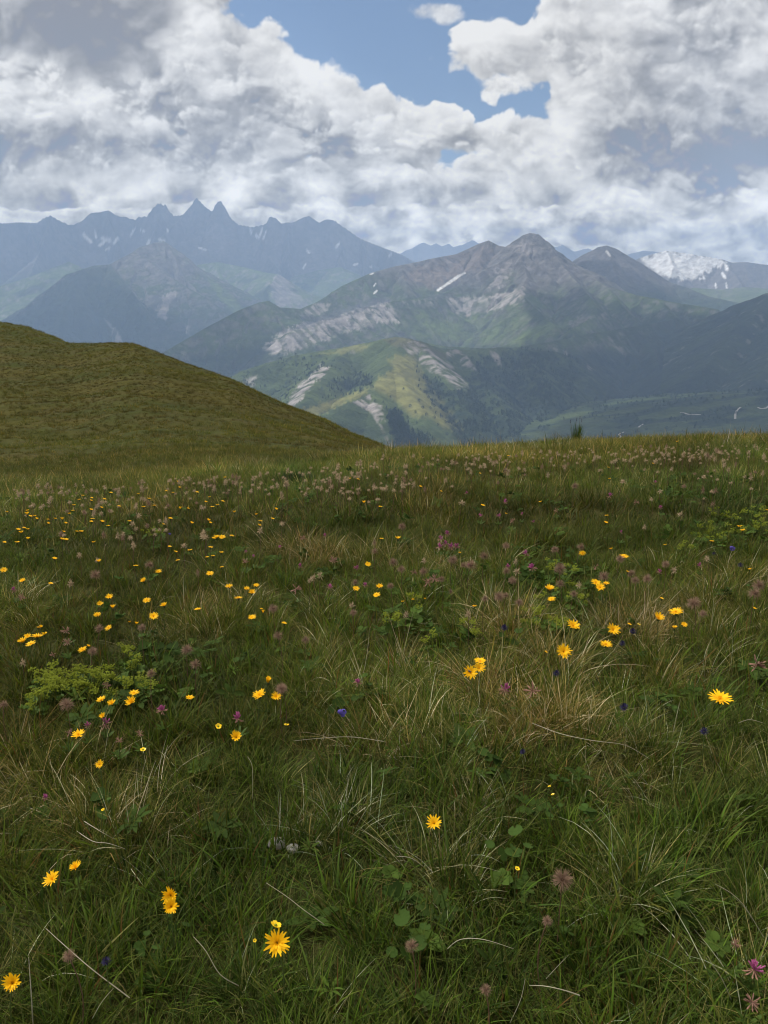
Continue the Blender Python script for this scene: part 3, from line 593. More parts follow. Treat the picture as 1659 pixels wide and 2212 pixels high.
sow(fi, .5 * cl_ * patch(fi, [(905, 805), (940, 820), (975, 845), (1010, 835), (1040, 780), (1120, 762), (1250, 760), (1250, 1000), (1050, 1000), (990, 950), (950, 890), (920, 850)], 12, 20), 2600, 9, 17)
sow(fi, .6 * cl_ * patch(fi, [(835, 900), (850, 880), (880, 915), (930, 950), (960, 985), (860, 985)], 8, 14), 500, 9, 16)
sow(fi, .35 * cl_ * patch(fi, [(690, 852), (720, 822), (780, 808), (805, 816), (798, 835), (760, 850), (700, 862)], 6, 10), 330, 7, 13)
sow(fi, .25 * cl_ * patch(fi, [(500, 818), (560, 792), (640, 772), (690, 770), (720, 790), (640, 830), (600, 880), (520, 850)], 8, 12), 420, 7, 13)
sow(li, np.clip(fbm(li['x'] / 200, li['y'] / 90, 5, 91) * 5 + .12, 0, .5), 1700, 7, 13)
n = sum(map(len, tx))
scatter_later = (np.stack([np.concatenate(tx), np.concatenate(ty), np.concatenate(tz)], 1), np.concatenate(ts), n)
# ------------------------------------------------------------------ meadow and near hill
_hx = np.array([-1500, -600, -200, 0, 200, 400, 600, 700, 830, 1000, 1240, 1450, 1659, 1900, 2600], float)
_hy = np.array([1075, 1055, 1043, 1036, 1026, 1014, 995, 983, 970, 964, 952, 945, 938, 930, 915], float)
_hy = _hy + 12
_ha, _he = azel(_hx, _hy); _hs = np.tan(np.radians(-_he))
def meadow_slope(az): return np.interp(az, _ha, _hs)
def meadow_z(x, y):
    """turf height of the meadow (metres)"""
    r = np.hypot(x, y); az = np.degrees(np.arctan2(x, y))
    s = meadow_slope(np.clip(az, -75, 75))
    k = s * s / (4 * EYE)
    re = np.minimum(r, .5 / (2 * k))
    z = -k * re * re - .5 * (r - re)
    b = .055 * fbm(x / 1.3, y / 1.3, 3, 201) + .05 * fbm(x / 3.2, y / 3.2, 2, 211) + .016 * fbm(x / .38, y / .38, 2, 221)
    b = b * smooth(.6, 2.2, r) * (1 - .35 * smooth(7, 14, r))
    b = b + .10 * np.exp(-(((x + .35) / .9) ** 2 + ((y - 5.9) / .8) ** 2))
    return z + b
_cx = np.array([-900, -500, -200, 0, 60, 110, 150, 200, 240, 290, 345, 400, 500, 600, 700, 760, 820, 900, 1000, 1150], float)
_cy = np.array([600, 650, 680, 695, 706, 724, 742, 741, 740, 742, 764, 785, 820, 870, 912, 945, 970, 1015, 1070, 1150], float)
_cr = np.array([90, 80, 72, 66, 64, 61, 58, 56, 54, 52, 49, 47, 43, 40, 37, 35, 33, 31, 29, 27], float)
_ca, _ce = azel(_cx, _cy); _cs = np.tan(np.radians(-_ce))
RB = 8.0
def hill_z(x, y):
    r = np.hypot(x, y); az = np.degrees(np.arctan2(x, y))
    sc = np.interp(az, _ca, _cs); rc = np.interp(az, _ca, _cr); sm = meadow_slope(az); sb = np.maximum(EYE / RB + sm * sm / (4 * EYE) * RB, sc + .01)
    t = np.clip((r - RB) / (rc - RB), 0, 1)
    s = sb + (sc - sb) * (1 - (1 - t) ** 1.25)
    z = EYE - s * np.minimum(r, rc)
    over = np.maximum(r - rc, 0)
    z = z - sc * 0 - np.minimum(.012 * over * over + .05 * over, .55 * over) - .05 * over
    k = smooth(13, 26, r) * (1 - .75 * smooth(.75, 1.0, t))
    z = z + k * (.30 * fbm(x / 7, y / 4.2, 3, 301) + .13 * fbm(x / 2.4, y / 1.6, 3, 311))
    z = z - 3.0 * smooth(10, 20, az)
    return z
def turf_z(x, y):
    """height of whichever turf shows: meadow or hill"""
    x = np.asarray(x, float); y = np.asarray(y, float)
    return np.where(np.hypot(x, y) > 8.2, np.maximum(meadow_z(x, y), np.where(y > 0, hill_z(x, y), -99)), meadow_z(x, y))

def turf_tone(x, y):
    n = fbm(x / 2.5, y / 2.5, 4, 401)
    return mixc(np.tile([.038, .046, .011], (len(x), 1)), np.array([.066, .060, .018]), .5 + n)
az = np.radians(np.linspace(-100, 100, 501))[None, :]
R = (.25 * (140 / .25) ** np.linspace(0, 1, 300))[:, None]
X = (R * np.sin(az)).ravel(); Y = (R * np.cos(az)).ravel()
mo = mesh_obj("meadow_ground", np.stack([X, Y, meadow_z(X, Y)], 1), grid_faces(300, 501), MAT_NEARHILL, colors=turf_tone(X, Y) * .8)
tag(mo, "flowering alpine meadow turf underfoot", None, None, 'structure')
az = np.radians(np.linspace(-60, 22, 500))[None, :]
R = np.linspace(8.2, 120, 340)[:, None]
X = (R * np.sin(az)).ravel(); Y = (R * np.cos(az)).ravel()
n = fbm(X / 6, Y / 2.5, 4, 421) + .7 * fbm(X / 16, Y / 7, 3, 425); n2 = fbm(X / 1.2, Y / .8, 3, 431)
hc = mixc(np.tile([.052, .048, .007], (len(X), 1)), np.array([.031, .040, .006]), .5 + 1.2 * n)
hc = hc * (1 + .0 * n2)[:, None]; hc = mixc(hc, np.array([.056, .046, .012]), np.clip(.15 + 1.3 * n2, 0, .6))
ho_ = mesh_obj("hill", np.stack([X, Y, hill_z(X, Y)], 1), grid_faces(340, 500), MAT_NEARHILL, colors=hc)
tag(ho_, "rounded grassy hill rising beyond the meadow", None, None, 'structure')
# ------------------------------------------------------------------ grass
def leaf_material(name, trans=.35, rough=.55, spec=.25, tint=True, attr='tone'):
    m = bpy.data.materials.new(name); m.use_nodes = True
    nt = m.node_tree; N = nt.nodes; L = nt.links; b = N['Principled BSDF']; out = N['Material Output']
    at = N.new('ShaderNodeAttribute'); at.attribute_name = attr
    c = at.outputs['Color']
    if tint:
        ti = N.new('ShaderNodeAttribute'); ti.attribute_type = 'INSTANCER'; ti.attribute_name = 'tint'
        mx = N.new('ShaderNodeMix'); mx.data_type = 'RGBA'; mx.blend_type = 'MULTIPLY'; mx.inputs[0].default_value = 1
        L.new(c, mx.inputs[6]); L.new(ti.outputs['Color'], mx.inputs[7]); c = mx.outputs[2]
    b.inputs['Roughness'].default_value = rough; b.inputs['Specular IOR Level'].default_value = spec
    L.new(c, b.inputs['Base Color'])
    tr = N.new('ShaderNodeBsdfTranslucent'); L.new(c, tr.inputs[0])
    ms = N.new('ShaderNodeMixShader'); ms.inputs[0].default_value = trans
    L.new(b.outputs[0], ms.inputs[1]); L.new(tr.outputs[0], ms.inputs[2]); L.new(ms.outputs[0], out.inputs['Surface'])
    return m
MAT_GRASS = leaf_material("grass_blade", .35, .6, .15); MAT_LEAF = leaf_material("broad_leaf", .3, .75, .08)

PAL = dict(fresh=(.092, .136, .012), deep=(.040, .068, .009), olive=(.106, .106, .017), straw=(.29, .235, .090), pale=(.56, .51, .38), rust=(.16, .08, .022), dull=(.060, .080, .014))
def strips(base, phi, th0, th1, length, width, segs, cols, rng, twist=.6, tipw=.12):
    """curved tapering blades; returns verts, faces, colours"""
    n = len(phi)
    P = base.copy(); rows = []
    side_a = phi + pi / 2 + rng.uniform(-twist, twist, n)
    side = np.stack([np.cos(side_a), np.sin(side_a), rng.uniform(-.25, .25, n)], 1)
    for k in range(segs + 1):
        t = k / segs
        w = width * (1 - (1 - tipw) * t ** 1.6) * (.75 + .25 * min(1, t * 4))
        rows.append((P - side * w[:, None] / 2, P + side * w[:, None] / 2))
        th = th0 + (th1 - th0) * (t + .5 / segs)
        ph = phi + .25 * np.sin(3 * t + phi * 5) * .5
        P = P + (length / segs)[:, None] * np.stack([np.sin(th) * np.cos(ph), np.sin(th) * np.sin(ph), np.cos(th)], 1)
    V = np.stack([np.stack(r, 1) for r in rows], 1)           # n, segs+1, 2, 3
    idx = np.arange(n * (segs + 1) * 2).reshape(n, segs + 1, 2)
    F = np.stack([idx[:, :-1, 0], idx[:, :-1, 1], idx[:, 1:, 1], idx[:, 1:, 0]], -1).reshape(-1, 4)
    tt = np.linspace(0, 1, segs + 1)[None, :, None, None]
    thatch = np.array([.10, .078, .032])
    C = cols[:, None, None, :] * np.ones((1, segs + 1, 2, 1))
    k = np.clip(1 - tt * 5, 0, 1) * .55
    C = C * (1 - k) + thatch * k
    tipk = np.clip((tt - .72) / .28, 0, 1) * rng.uniform(0, .8, n)[:, None, None, None]
    C = C * (1 - tipk) + np.array([.19, .145, .045]) * tipk
    return V.reshape(-1, 3), F, C.reshape(-1, 3)
def tuft(name, coll, n, rad, ln, lean, bend, width, pal, segs=5, seed=0, twist=.6, mat=None):
    rng = np.random.default_rng(seed)
    a = rng.uniform(0, 2 * pi, n); r = rad * np.sqrt(rng.random(n))
    base = np.stack([r * np.cos(a), r * np.sin(a), np.full(n, -.012)], 1)
    phi = a + rng.normal(0, .7, n)
    th0 = np.abs(rng.normal(0, lean * .5, n)) + lean * .4 * r / rad
    th1 = th0 + rng.uniform(bend[0], bend[1], n)
    length = rng.uniform(ln[0], ln[1], n); wd = width * rng.uniform(.6, 1.25, n)
    names = list(pal); p = np.array([pal[k] for k in names], float); p /= p.sum()
    pick = rng.choice(len(names), n, p=p)
    cols = np.array([PAL[names[i]] for i in pick]) * rng.uniform(.7, 1.3, (n, 1)) * rng.uniform(.92, 1.08, (n, 3))
    V, F, C = strips(base, phi, th0, th1, length, wd, segs, cols, rng, twist)
    o = mesh_obj(name, V, F, mat or MAT_GRASS, colors=C, link=False); coll.objects.link(o)
    return o
tufts = bpy.data.collections.new("grass_kinds")
TK = []
def add(kind, *a, **k):
    nm = "grass_kind_%02d" % len(TK); tuft(nm, tufts, *a, seed=900 + len(TK), **k); TK.append(kind)
for i in range(4): add('green', 70, .055, (.05, .125), .55, (.3, 1.3), .0027, dict(fresh=4, deep=4, dull=3, olive=2, straw=.5))
for i in range(3): add('straw', 80, .05, (.065, .15), .75, (.3, 1.3), .0018, dict(straw=4, olive=3, dull=2, pale=1.0, deep=1))
for i in range(3): add('broad', 34, .05, (.055, .13), .5, (.2, 1.1), .0048, dict(fresh=6, deep=3, olive=1, rust=.3))
for i in range(3): add('turf', 80, .07, (.03, .07), .8, (.2, 1.2), .0030, dict(deep=4, dull=4, olive=2, straw=1, fresh=2))
for i in range(2): add('dead', 34, .05, (.08, .19), 1.1, (.2, 1.0), .0016, dict(pale=4, straw=4))
for i in range(3): add('far', 40, .09, (.05, .135), .55, (.2, 1.1), .0055, dict(fresh=3, deep=4, dull=4, olive=3, straw=1), segs=3)
for i in range(2): add('farstraw', 40, .09, (.06, .15), .6, (.2, 1.1), .0045, dict(straw=2, olive=4, dull=3, deep=1), segs=3)
for i in range(3): add('hill', 34, .16, (.09, .22), .6, (.2, 1.0), .012, dict(olive=4, dull=3, deep=3, straw=.8), segs=2)
KI = {k: [i for i, q in enumerate(TK) if q == k] for k in set(TK)}

def scatter(name, pos, rot, scl, idx, tint, coll, label):
    me = bpy.data.meshes.new(name); n = len(pos)
    me.vertices.add(n); me.vertices.foreach_set('co', np.asarray(pos, np.float32).ravel())
    def at(nm, ty, dat, key):
        a = me.attributes.new(nm, ty, 'POINT'); a.data.foreach_set(key, dat)
    at('turn', 'FLOAT_VECTOR', np.asarray(rot, np.float32).ravel(), 'vector')
    at('size', 'FLOAT', np.asarray(scl, np.float32), 'value'); at('which', 'INT', np.asarray(idx, np.int32), 'value')
    c = np.ones((n, 4), np.float32); c[:, :3] = tint
    at('tint', 'FLOAT_COLOR', c.ravel(), 'color')
    o = bpy.data.objects.new(name, me); scene.collection.objects.link(o)
    ng = bpy.data.node_groups.new(name + "_scatter", 'GeometryNodeTree')
    ng.interface.new_socket('Geometry', in_out='INPUT', socket_type='NodeSocketGeometry'); ng.interface.new_socket('Geometry', in_out='OUTPUT', socket_type='NodeSocketGeometry')
    N = ng.nodes; L = ng.links
    gi = N.new('NodeGroupInput'); go = N.new('NodeGroupOutput')
    ci = N.new('GeometryNodeCollectionInfo'); ci.inputs['Collection'].default_value = coll; ci.inputs['Separate Children'].default_value = True; ci.inputs['Reset Children'].default_value = True
    ip = N.new('GeometryNodeInstanceOnPoints'); ip.inputs['Pick Instance'].default_value = True
    def na(nm, ty):
        x = N.new('GeometryNodeInputNamedAttribute'); x.data_type = ty; x.inputs['Name'].default_value = nm; return x.outputs['Attribute']
    er = N.new('FunctionNodeEulerToRotation')
    L.new(na('turn', 'FLOAT_VECTOR'), er.inputs[0]); L.new(er.outputs[0], ip.inputs['Rotation'])
    L.new(na('size', 'FLOAT'), ip.inputs['Scale']); L.new(na('which', 'INT'), ip.inputs['Instance Index'])
    L.new(gi.outputs[0], ip.inputs['Points']); L.new(ci.outputs[0], ip.inputs['Instance']); L.new(ip.outputs[0], go.inputs[0])
    md = o.modifiers.new("scatter", 'NODES'); md.node_group = ng
    tag(o, label, None, None, 'stuff')
    return o

def on_turf(px, py, lift=0.0):
    """where the sight line through a survey point meets the turf, raised by lift"""
    dx, dy, dz = [float(v) for v in ray(px, py)]
    t = .5 * 180 ** np.linspace(0, 1, 150)
    for n in (24, 12):
        d = EYE + dz * t - turf_z(dx * t, dy * t) - lift
        k = int(np.argmax(d < 0)) if (d < 0).any() else len(t) - 1
        k = max(k, 1); t = np.linspace(t[k - 1], t[k], n)
    t = (t[0] + t[-1]) / 2
    return dx * t, dy * t, EYE + dz * t, t
# straw coloured tussocks seen in the meadow (survey px, radius px, strength)
DRY = [(1095, 1380, 70, 1), (1380, 1365, 90, 1), (1405, 1390, 60, 1), (1170, 1565, 90, 1.2), (1420, 1480, 70, .8), (1005, 1760, 60, .8), (1310, 1690, 80, .9), (960, 1900, 80, .8), (1070, 1500, 70, 1), (870, 1605, 60, .8), (810, 1620, 60, .9),
       (340, 1370, 60, .8), (450, 1340, 60, .5), (660, 1200, 50, 1), (700, 1210, 40, .8), (340, 1100, 50, .5), (935, 1085, 50, .7), (1120, 1600, 70, .8), (340, 1830, 70, .7), (240, 1820, 60, .7), (690, 1790, 60, .6), (690, 1620, 50, .7), (30, 1610, 50, .8), (1300, 1920, 80, .7), (1240, 1610, 60, .6), (1180, 1450, 60, .7), (1520, 1330, 80, .4), (1080, 1610, 60, .7), (1600, 1690, 60, .7), (1350, 2010, 60, .5), (890, 1430, 50, .6)]
FRESH = [(350, 1500, 140, 1), (1400, 1130, 90, .7), (1540, 1130, 120, .9), (1300, 1950, 160, .5), (720, 1110, 110, .8), (1200, 1250, 140, .8), (930, 1330, 120, .5), (500, 1950, 140, .6), (1500, 1850, 160, .7), (800, 1120, 80, .7), (1620, 1000, 60, 1.0), (640, 1032, 40, 1.6)]
def spot_field(x, y, z, spots):
    F = y * CP - (z - EYE) * SP; U = y * SP + (z - EYE) * CP
    px = 829.5 + FOC * x / F; py = 1106 - FOC * U / F
    s = np.zeros(len(x))
    for a, b, r, w in spots: s = np.maximum(s, w * np.exp(-((px - a) / r) ** 2 - ((py - b) / (r * .55)) ** 2))
    return s
def ring(n, r0, r1, a0, a1, rng):
    r = np.sqrt(rng.uniform(r0 * r0, r1 * r1, n)); a = np.radians(rng.uniform(a0, a1, n))
    return r * np.sin(a), r * np.cos(a), r
rng = np.random.default_rng(77)
PX, PY, PZ, ROT, SCL, IDX, TNT = [], [], [], [], [], [], []
def choose(kinds, weights, n):
    w = np.array(weights, float).T; w = w / w.sum(1, keepdims=True); cu = np.cumsum(w, 1)
    q = (rng.random(n)[:, None] > cu).sum(1).clip(0, len(kinds) - 1)
    return np.array([rng.choice(KI[kinds[i]]) for i in q])
for (r0, r1, a0, a1, dens, far, sc) in ((.75, 2.6, -42, 42, 430, 0, 1.0), (2.6, 5, -34, 34, 270, 0, 1.08), (5, 9, -32, 32, 120, 1, 1.0), (9, 19, -33, 33, 62, 1, 1.25)):
    n = int(dens * (r1 * r1 - r0 * r0) / 2 * radians(a1 - a0))
    x, y, r = ring(n, r0, r1, a0, a1, rng); z = turf_z(x, y)
    f = fbm(x / .55, y / .55, 3, 501); f2 = fbm(x / 2.0, y / 2.0, 3, 511); f3 = fbm(x / .3, y / .3, 2, 521)
    dry = spot_field(x, y, z, DRY); fr = spot_field(x, y, z, FRESH)
    g = np.clip(.9 + 1.2 * f + .8 * fr - .9 * dry, .05, None); s = np.clip(.10 + .8 * (f2 + f) + 1.8 * dry - .4 * fr, .02, None)
    b = np.clip(.62 - 1.2 * f + .8 * fr, .04, None) * np.clip(1.2 - r / 6, .1, 1); tq = np.clip(.55 - f2 - .9 * f3, .1, None); d = np.clip(.02 + .22 * (f3 - .1) + .38 * dry, .004, None)
    if far: idx = choose(['far', 'farstraw', 'green', 'straw', 'dead'], [g * 1.2, s * 1.3 + .12 * smooth(6, 11, r), g * .7, s * .7, d * .5], n)
    else: idx = choose(['green', 'straw', 'broad', 'turf', 'dead'], [g, s, b, tq, d], n)
    tone = np.clip(1 + .8 * f2 + .55 * f, .4, 1.7)
    warm = np.clip(.5 + 1.2 * fbm(x / 3.1, y / 3.1, 3, 531) + .7 * dry - .5 * fr + .35 * smooth(6, 12, r), 0, 1)
    t = np.stack([tone * (.86 + .24 * warm), tone * (1.03 - .06 * warm), tone * (.95 - .15 * warm)], 1)
    t = t * (1 + .30 * smooth(4.5, 9, r))[:, None]
    blend = smooth(8.5, 14, r) * smooth(4, -8, np.degrees(np.arctan2(x, y)))
    t = t * (1 - .65 * blend)[:, None] + (.65 * blend)[:, None] * np.array([.84, .80, .5])
    PX.append(x); PY.append(y); PZ.append(z); IDX.append(idx); TNT.append(t)
    lean = .16
    ROT.append(np.stack([rng.normal(0, lean, n), rng.normal(0, lean, n), rng.uniform(0, 2 * pi, n)], 1))
    SCL.append(sc * (1 - .3 * blend) * rng.uniform(.65, 1.3, n) * (1 + .28 * np.clip(f + dry * .8 + fr * .3, -.6, 1)))
# the hill, tufts further apart and seen smaller
n = 62000
x, y, r = ring(n, 13, 74, -36, 9, rng); z = hill_z(x, y)
keep = (z > meadow_z(x, y) - .1) & (rng.random(n) < np.clip(38 / r, .3, 1) * smooth(13, 20, r)); x, y, z, r = x[keep], y[keep], z[keep], r[keep]; n = len(x)
f = fbm(x / 5, y / 2.2, 4, 541) + .6 * fbm(x / 16, y / 7, 3, 425); f2 = fbm(x / 1.6, y / 1.0, 3, 551)
IDX.append(np.where(rng.random(n) < np.clip(1.0 - .035 * (r - 14), .25, 1), rng.choice(KI['far'] + KI['farstraw'], n), rng.choice(KI['hill'], n)))
tone = np.clip(.95 + .95 * f + .6 * f2, .4, 1.7); warm = np.clip(.55 - 1.0 * f + .6 * f2, 0, 1)
tone = tone * .84; TNT.append(np.stack([tone * (1.0 + .25 * warm), tone * (1.04 - .08 * warm), tone * .6], 1))
ROT.append(np.stack([rng.normal(0, .15, n), rng.normal(0, .15, n), rng.uniform(0, 2 * pi, n)], 1)); SCL.append(rng.uniform(.35, .85, n) * np.clip(.85 + .6 * f, .5, 1.4))
PX.append(x); PY.append(y); PZ.append(z)
# a few taller stems breaking the skyline of the crest
n = 170; a = rng.uniform(-30, 32, n); r = rng.uniform(10, 14.5, n); x, y = r * np.sin(np.radians(a)), r * np.cos(np.radians(a))
PX.append(x); PY.append(y); PZ.append(turf_z(x, y)); IDX.append(rng.choice(KI['dead'] + KI['straw'] + KI['far'], n)); TNT.append(np.full((n, 3), .9)); ROT.append(np.stack([rng.normal(0, .12, n), rng.normal(0, .12, n), rng.uniform(0, 6, n)], 1)); SCL.append(rng.uniform(1.1, 1.9, n) * smooth(-30, 5, a) + .5)
cat = np.concatenate
scatter("grass", np.stack([cat(PX), cat(PY), cat(PZ)], 1), cat(ROT), cat(SCL), cat(IDX), cat(TNT), tufts, "mixed green and straw coloured alpine grass covering the meadow and hill")

# broad leaves low in the grass
leaves_c = bpy.data.collections.new("leaf_kinds")
def rosette(name, n, ln, wd, lobes, col, seed, lift=.35):
    rng = np.random.default_rng(seed); V, F, C = [], [], []
    for k in range(n):
        a = 2 * pi * k / n + rng.uniform(-.4, .4); L_ = ln * rng.uniform(.6, 1.15); W = wd * rng.uniform(.8, 1.2); up = lift * rng.uniform(.4, 1.3)
        segs = 9; b = len(V); cc = np.array(col) * rng.uniform(.75, 1.25)
        for i in range(segs + 1):
            t = i / segs; w = W * (sin(pi * min(1, t * .93 + .05)) ** .8) * (1 + lobes * (.5 if i % 2 else -.45)) * (.22 if t < .25 else 1)
            z = L_ * (up * t - .55 * up * t * t) + .004; rr = L_ * t
            for s, dz in ((-1, .22), (0, 0), (1, .22)):
                V.append((rr * cos(a) - s * w * sin(a), rr * sin(a) + s * w * cos(a), z + abs(s) * dz * w)); C.append(cc * (1.12 if s == 0 else 1))
            if i:
                o = b + 3 * i
                F += [(o - 3, o - 2, o + 1, o), (o - 2, o - 1, o + 2, o + 1)]
    o = mesh_obj(name, V, F, MAT_LEAF, colors=np.array(C), link=False); leaves_c.objects.link(o)
def round_leaf(name, n, rad, col, seed, hgt=.05):
    rng = np.random.default_rng(seed); V, F, C = [], [], []
    for k in range(n):
        a = rng.uniform(0, 2 * pi); d = rng.uniform(.01, .07); r = rad * rng.uniform(.6, 1.2); h = hgt * rng.uniform(.4, 1.3); tx, ty = rng.normal(0, .35, 2); cc = np.array(col) * rng.uniform(.75, 1.25)
        cx, cy = d * cos(a), d * sin(a); b = len(V); V.append((cx, cy, h)); C.append(cc * 1.1)
        m = 22
        for j in range(m):
            q = 2 * pi * j / m + .3; rr = r * (1 - .14 * abs(sin(q * 4.5))) * (.45 if j == 0 else 1)
            u, v = rr * cos(q + a), rr * sin(q + a); V.append((cx + u, cy + v, h + tx * u + ty * v + .35 * r * (.5 + .5 * cos(9 * q)) * .35 + .12 * r)); C.append(cc * (.92 if j % 2 else 1.05))
        F += [(b, b + 1 + j, b + 1 + (j + 1) % m) for j in range(m)]
    o = mesh_obj(name, V, F, MAT_LEAF, colors=np.array(C), link=False); leaves_c.objects.link(o)
for i in range(2): rosette("leaf_kind_0%d" % i, 9, .085, .014, .30, (.038, .068, .012), 60 + i)
for i in range(2): rosette("leaf_kind_0%d" % (2 + i), 7, .065, .020, .12, (.05, .085, .014), 70 + i, .5)
for i in range(2): round_leaf("leaf_kind_0%d" % (4 + i), 7, .026, (.042, .078, .015), 80 + i)
rosette("leaf_kind_06", 10, .07, .006, 0, (.06, .10, .014), 91, .8)
LEAFY = [(1180, 1260, 130, 1), (1560, 1130, 130, 1), (350, 1500, 140, 1), (930, 1340, 110, .9), (930, 1660, 120, .9), (1240, 1790, 120, 1), (560, 1890, 110, .9), (80, 1890, 110, .8), (330, 2080, 120, .8), (1230, 2020, 120, .9), (1400, 1940, 110, .9), (1620, 1480, 60, 1), (780, 1850, 90, .7), (200, 1950, 90, .8), (960, 1780, 60, .8)]
n = 3400
x, y, r = ring(n, .8, 7.5, -34, 34, rng); z = meadow_z(x, y)
p = .16 + .9 * spot_field(x, y, z, LEAFY) + .5 * fbm(x / .6, y / .6, 3, 561)
k = rng.random(n) < p; x, y, z, r = x[k], y[k], z[k], r[k]; n = len(x)
scatter("undergrowth", np.stack([x, y, z + rng.uniform(.015, .065, n)], 1), np.stack([rng.normal(0, .25, n), rng.normal(0, .25, n), rng.uniform(0, 2 * pi, n)], 1), rng.uniform(.35, .75, n), rng.integers(0, 7, n),
        np.stack([rng.uniform(.75, 1.2, n)] * 3, 1), leaves_c, "broad lobed green leaves low between the grass")

pos, sz, n = scatter_later
rg = np.random.default_rng(31)
scatter("forest", pos, np.stack([np.zeros(n), np.zeros(n), rg.uniform(0, 6, n)], 1), sz, rg.integers(0, 4, n), np.ones((n, 3)), woods, "dark woods on the flanks of the green ridge and the lower slope")
# single shrubs dotted over the open part of the ridge
for k, (px, py) in enumerate([(843, 859), (810, 868), (872, 842), (905, 868), (913, 883), (897, 893), (921, 898), (930, 884), (938, 905), (946, 920), (886, 880), (866, 890), (828, 870), (760, 793), (742, 786), (722, 780), (706, 778), (690, 770), (672, 772), (655, 776), (612, 786), (640, 792), (668, 800), (735, 800), (772, 822), (752, 838), (736, 846), (720, 842), (768, 846), (790, 824), (955, 902), (962, 915), (940, 868), (950, 880), (920, 850), (900, 915), (880, 905), (862, 908), (978, 930), (966, 940)]):
    x, y, t = on_slope(front_z, px, py, 2150, 4400); o = bpy.data.objects.new("shrub", TREES[2 + k % 2].data); scene.collection.objects.link(o)
    o.location = (x, y, float(front_z(np.array(x), np.array(y))) - .5); o.rotation_euler = (0, 0, k * 1.7); o.scale = [rg.uniform(9, 15)] * 3
    tag(o, "dark shrub dotted among others on the open green ridge in the valley", "shrub", "shrubs dotted over the green ridge")
# ------------------------------------------------------------------ flowers and other single plants
def flat_material(name, col, trans=.2, rough=.6, spec=.15, var=.12, scale=300):
    m = bpy.data.materials.new(name); m.use_nodes = True
    nt = m.node_tree; N = nt.nodes; L = nt.links; b = N['Principled BSDF']; out = N['Material Output']
    tc = N.new('ShaderNodeTexCoord'); ns = N.new('ShaderNodeTexNoise'); ns.inputs['Scale'].default_value = scale; L.new(tc.outputs['Object'], ns.inputs['Vector'])
    oi = N.new('ShaderNodeObjectInfo'); ad = N.new('ShaderNodeMath'); ad.operation = 'ADD'; L.new(ns.outputs[0], ad.inputs[0]); L.new(oi.outputs['Random'], ad.inputs[1])
    mr = N.new('ShaderNodeMapRange'); mr.inputs[1].default_value = .3; mr.inputs[2].default_value = 1.7; mr.inputs[3].default_value = 1 - var; mr.inputs[4].default_value = 1 + var; L.new(ad.outputs[0], mr.inputs[0])
    mx = N.new('ShaderNodeMix'); mx.data_type = 'RGBA'; mx.blend_type = 'MULTIPLY'; mx.inputs[0].default_value = 1; mx.inputs[6].default_value = (*col, 1); L.new(mr.outputs[0], mx.inputs[7])
    b.inputs['Roughness'].default_value = rough; b.inputs['Specular IOR Level'].default_value = spec; L.new(mx.outputs[2], b.inputs['Base Color'])
    if trans:
        tr = N.new('ShaderNodeBsdfTranslucent'); L.new(mx.outputs[2], tr.inputs[0]); ms = N.new('ShaderNodeMixShader'); ms.inputs[0].default_value = trans
        L.new(b.outputs[0], ms.inputs[1]); L.new(tr.outputs[0], ms.inputs[2]); L.new(ms.outputs[0], out.inputs['Surface'])
    return m
M_YEL = flat_material("yellow_petal", (.90, .53, .008)); M_CEN = flat_material("orange_floret", (.84, .42, .006)); M_BUTTER = flat_material("lemon_petal", (.88, .60, .01), .2, .3, .4)
M_STEM = flat_material("green_stem", (.060, .085, .022), 0); M_CAL = flat_material("dark_calyx", (.045, .060, .018), 0)
M_FLUFF = flat_material("seed_fluff", (.25, .165, .115), .35, .8, .1); M_FLUFFP = flat_material("pale_seed_fluff", (.41, .315, .205), .35, .8, .1); M_BSTEM = flat_material("brown_stem", (.11, .065, .04), 0)
M_PINK = flat_material("pink_blossom", (.43, .11, .27), .25); M_FADE = flat_material("faded_blossom", (.30, .17, .125), .25)
M_VIO = flat_material("violet_blossom", (.022, .018, .060), .1); M_BLUE = flat_material("blue_bell", (.11, .085, .36), .3)
M_LIME = flat_material("lime_flowerlet", (.225, .27, .024), .3); M_LGRN = flat_material("mantle_leaf", (.07, .125, .018), .3); M_STONE = flat_material("pale_stone", (.30, .29, .275), 0, .9, .1, .3, 40)
M_DRY = flat_material("bleached_stalk", (.44, .40, .30), .1); M_FLY = flat_material("fly_body", (.02, .018, .016), 0, .35, .5); M_WING = flat_material("fly_wing", (.25, .22, .18), .6); M_DEEP = flat_material("dark_blade", (.030, .055, .014), .2); M_GREEN = flat_material("fresh_blade", (.055, .10, .014), .3)

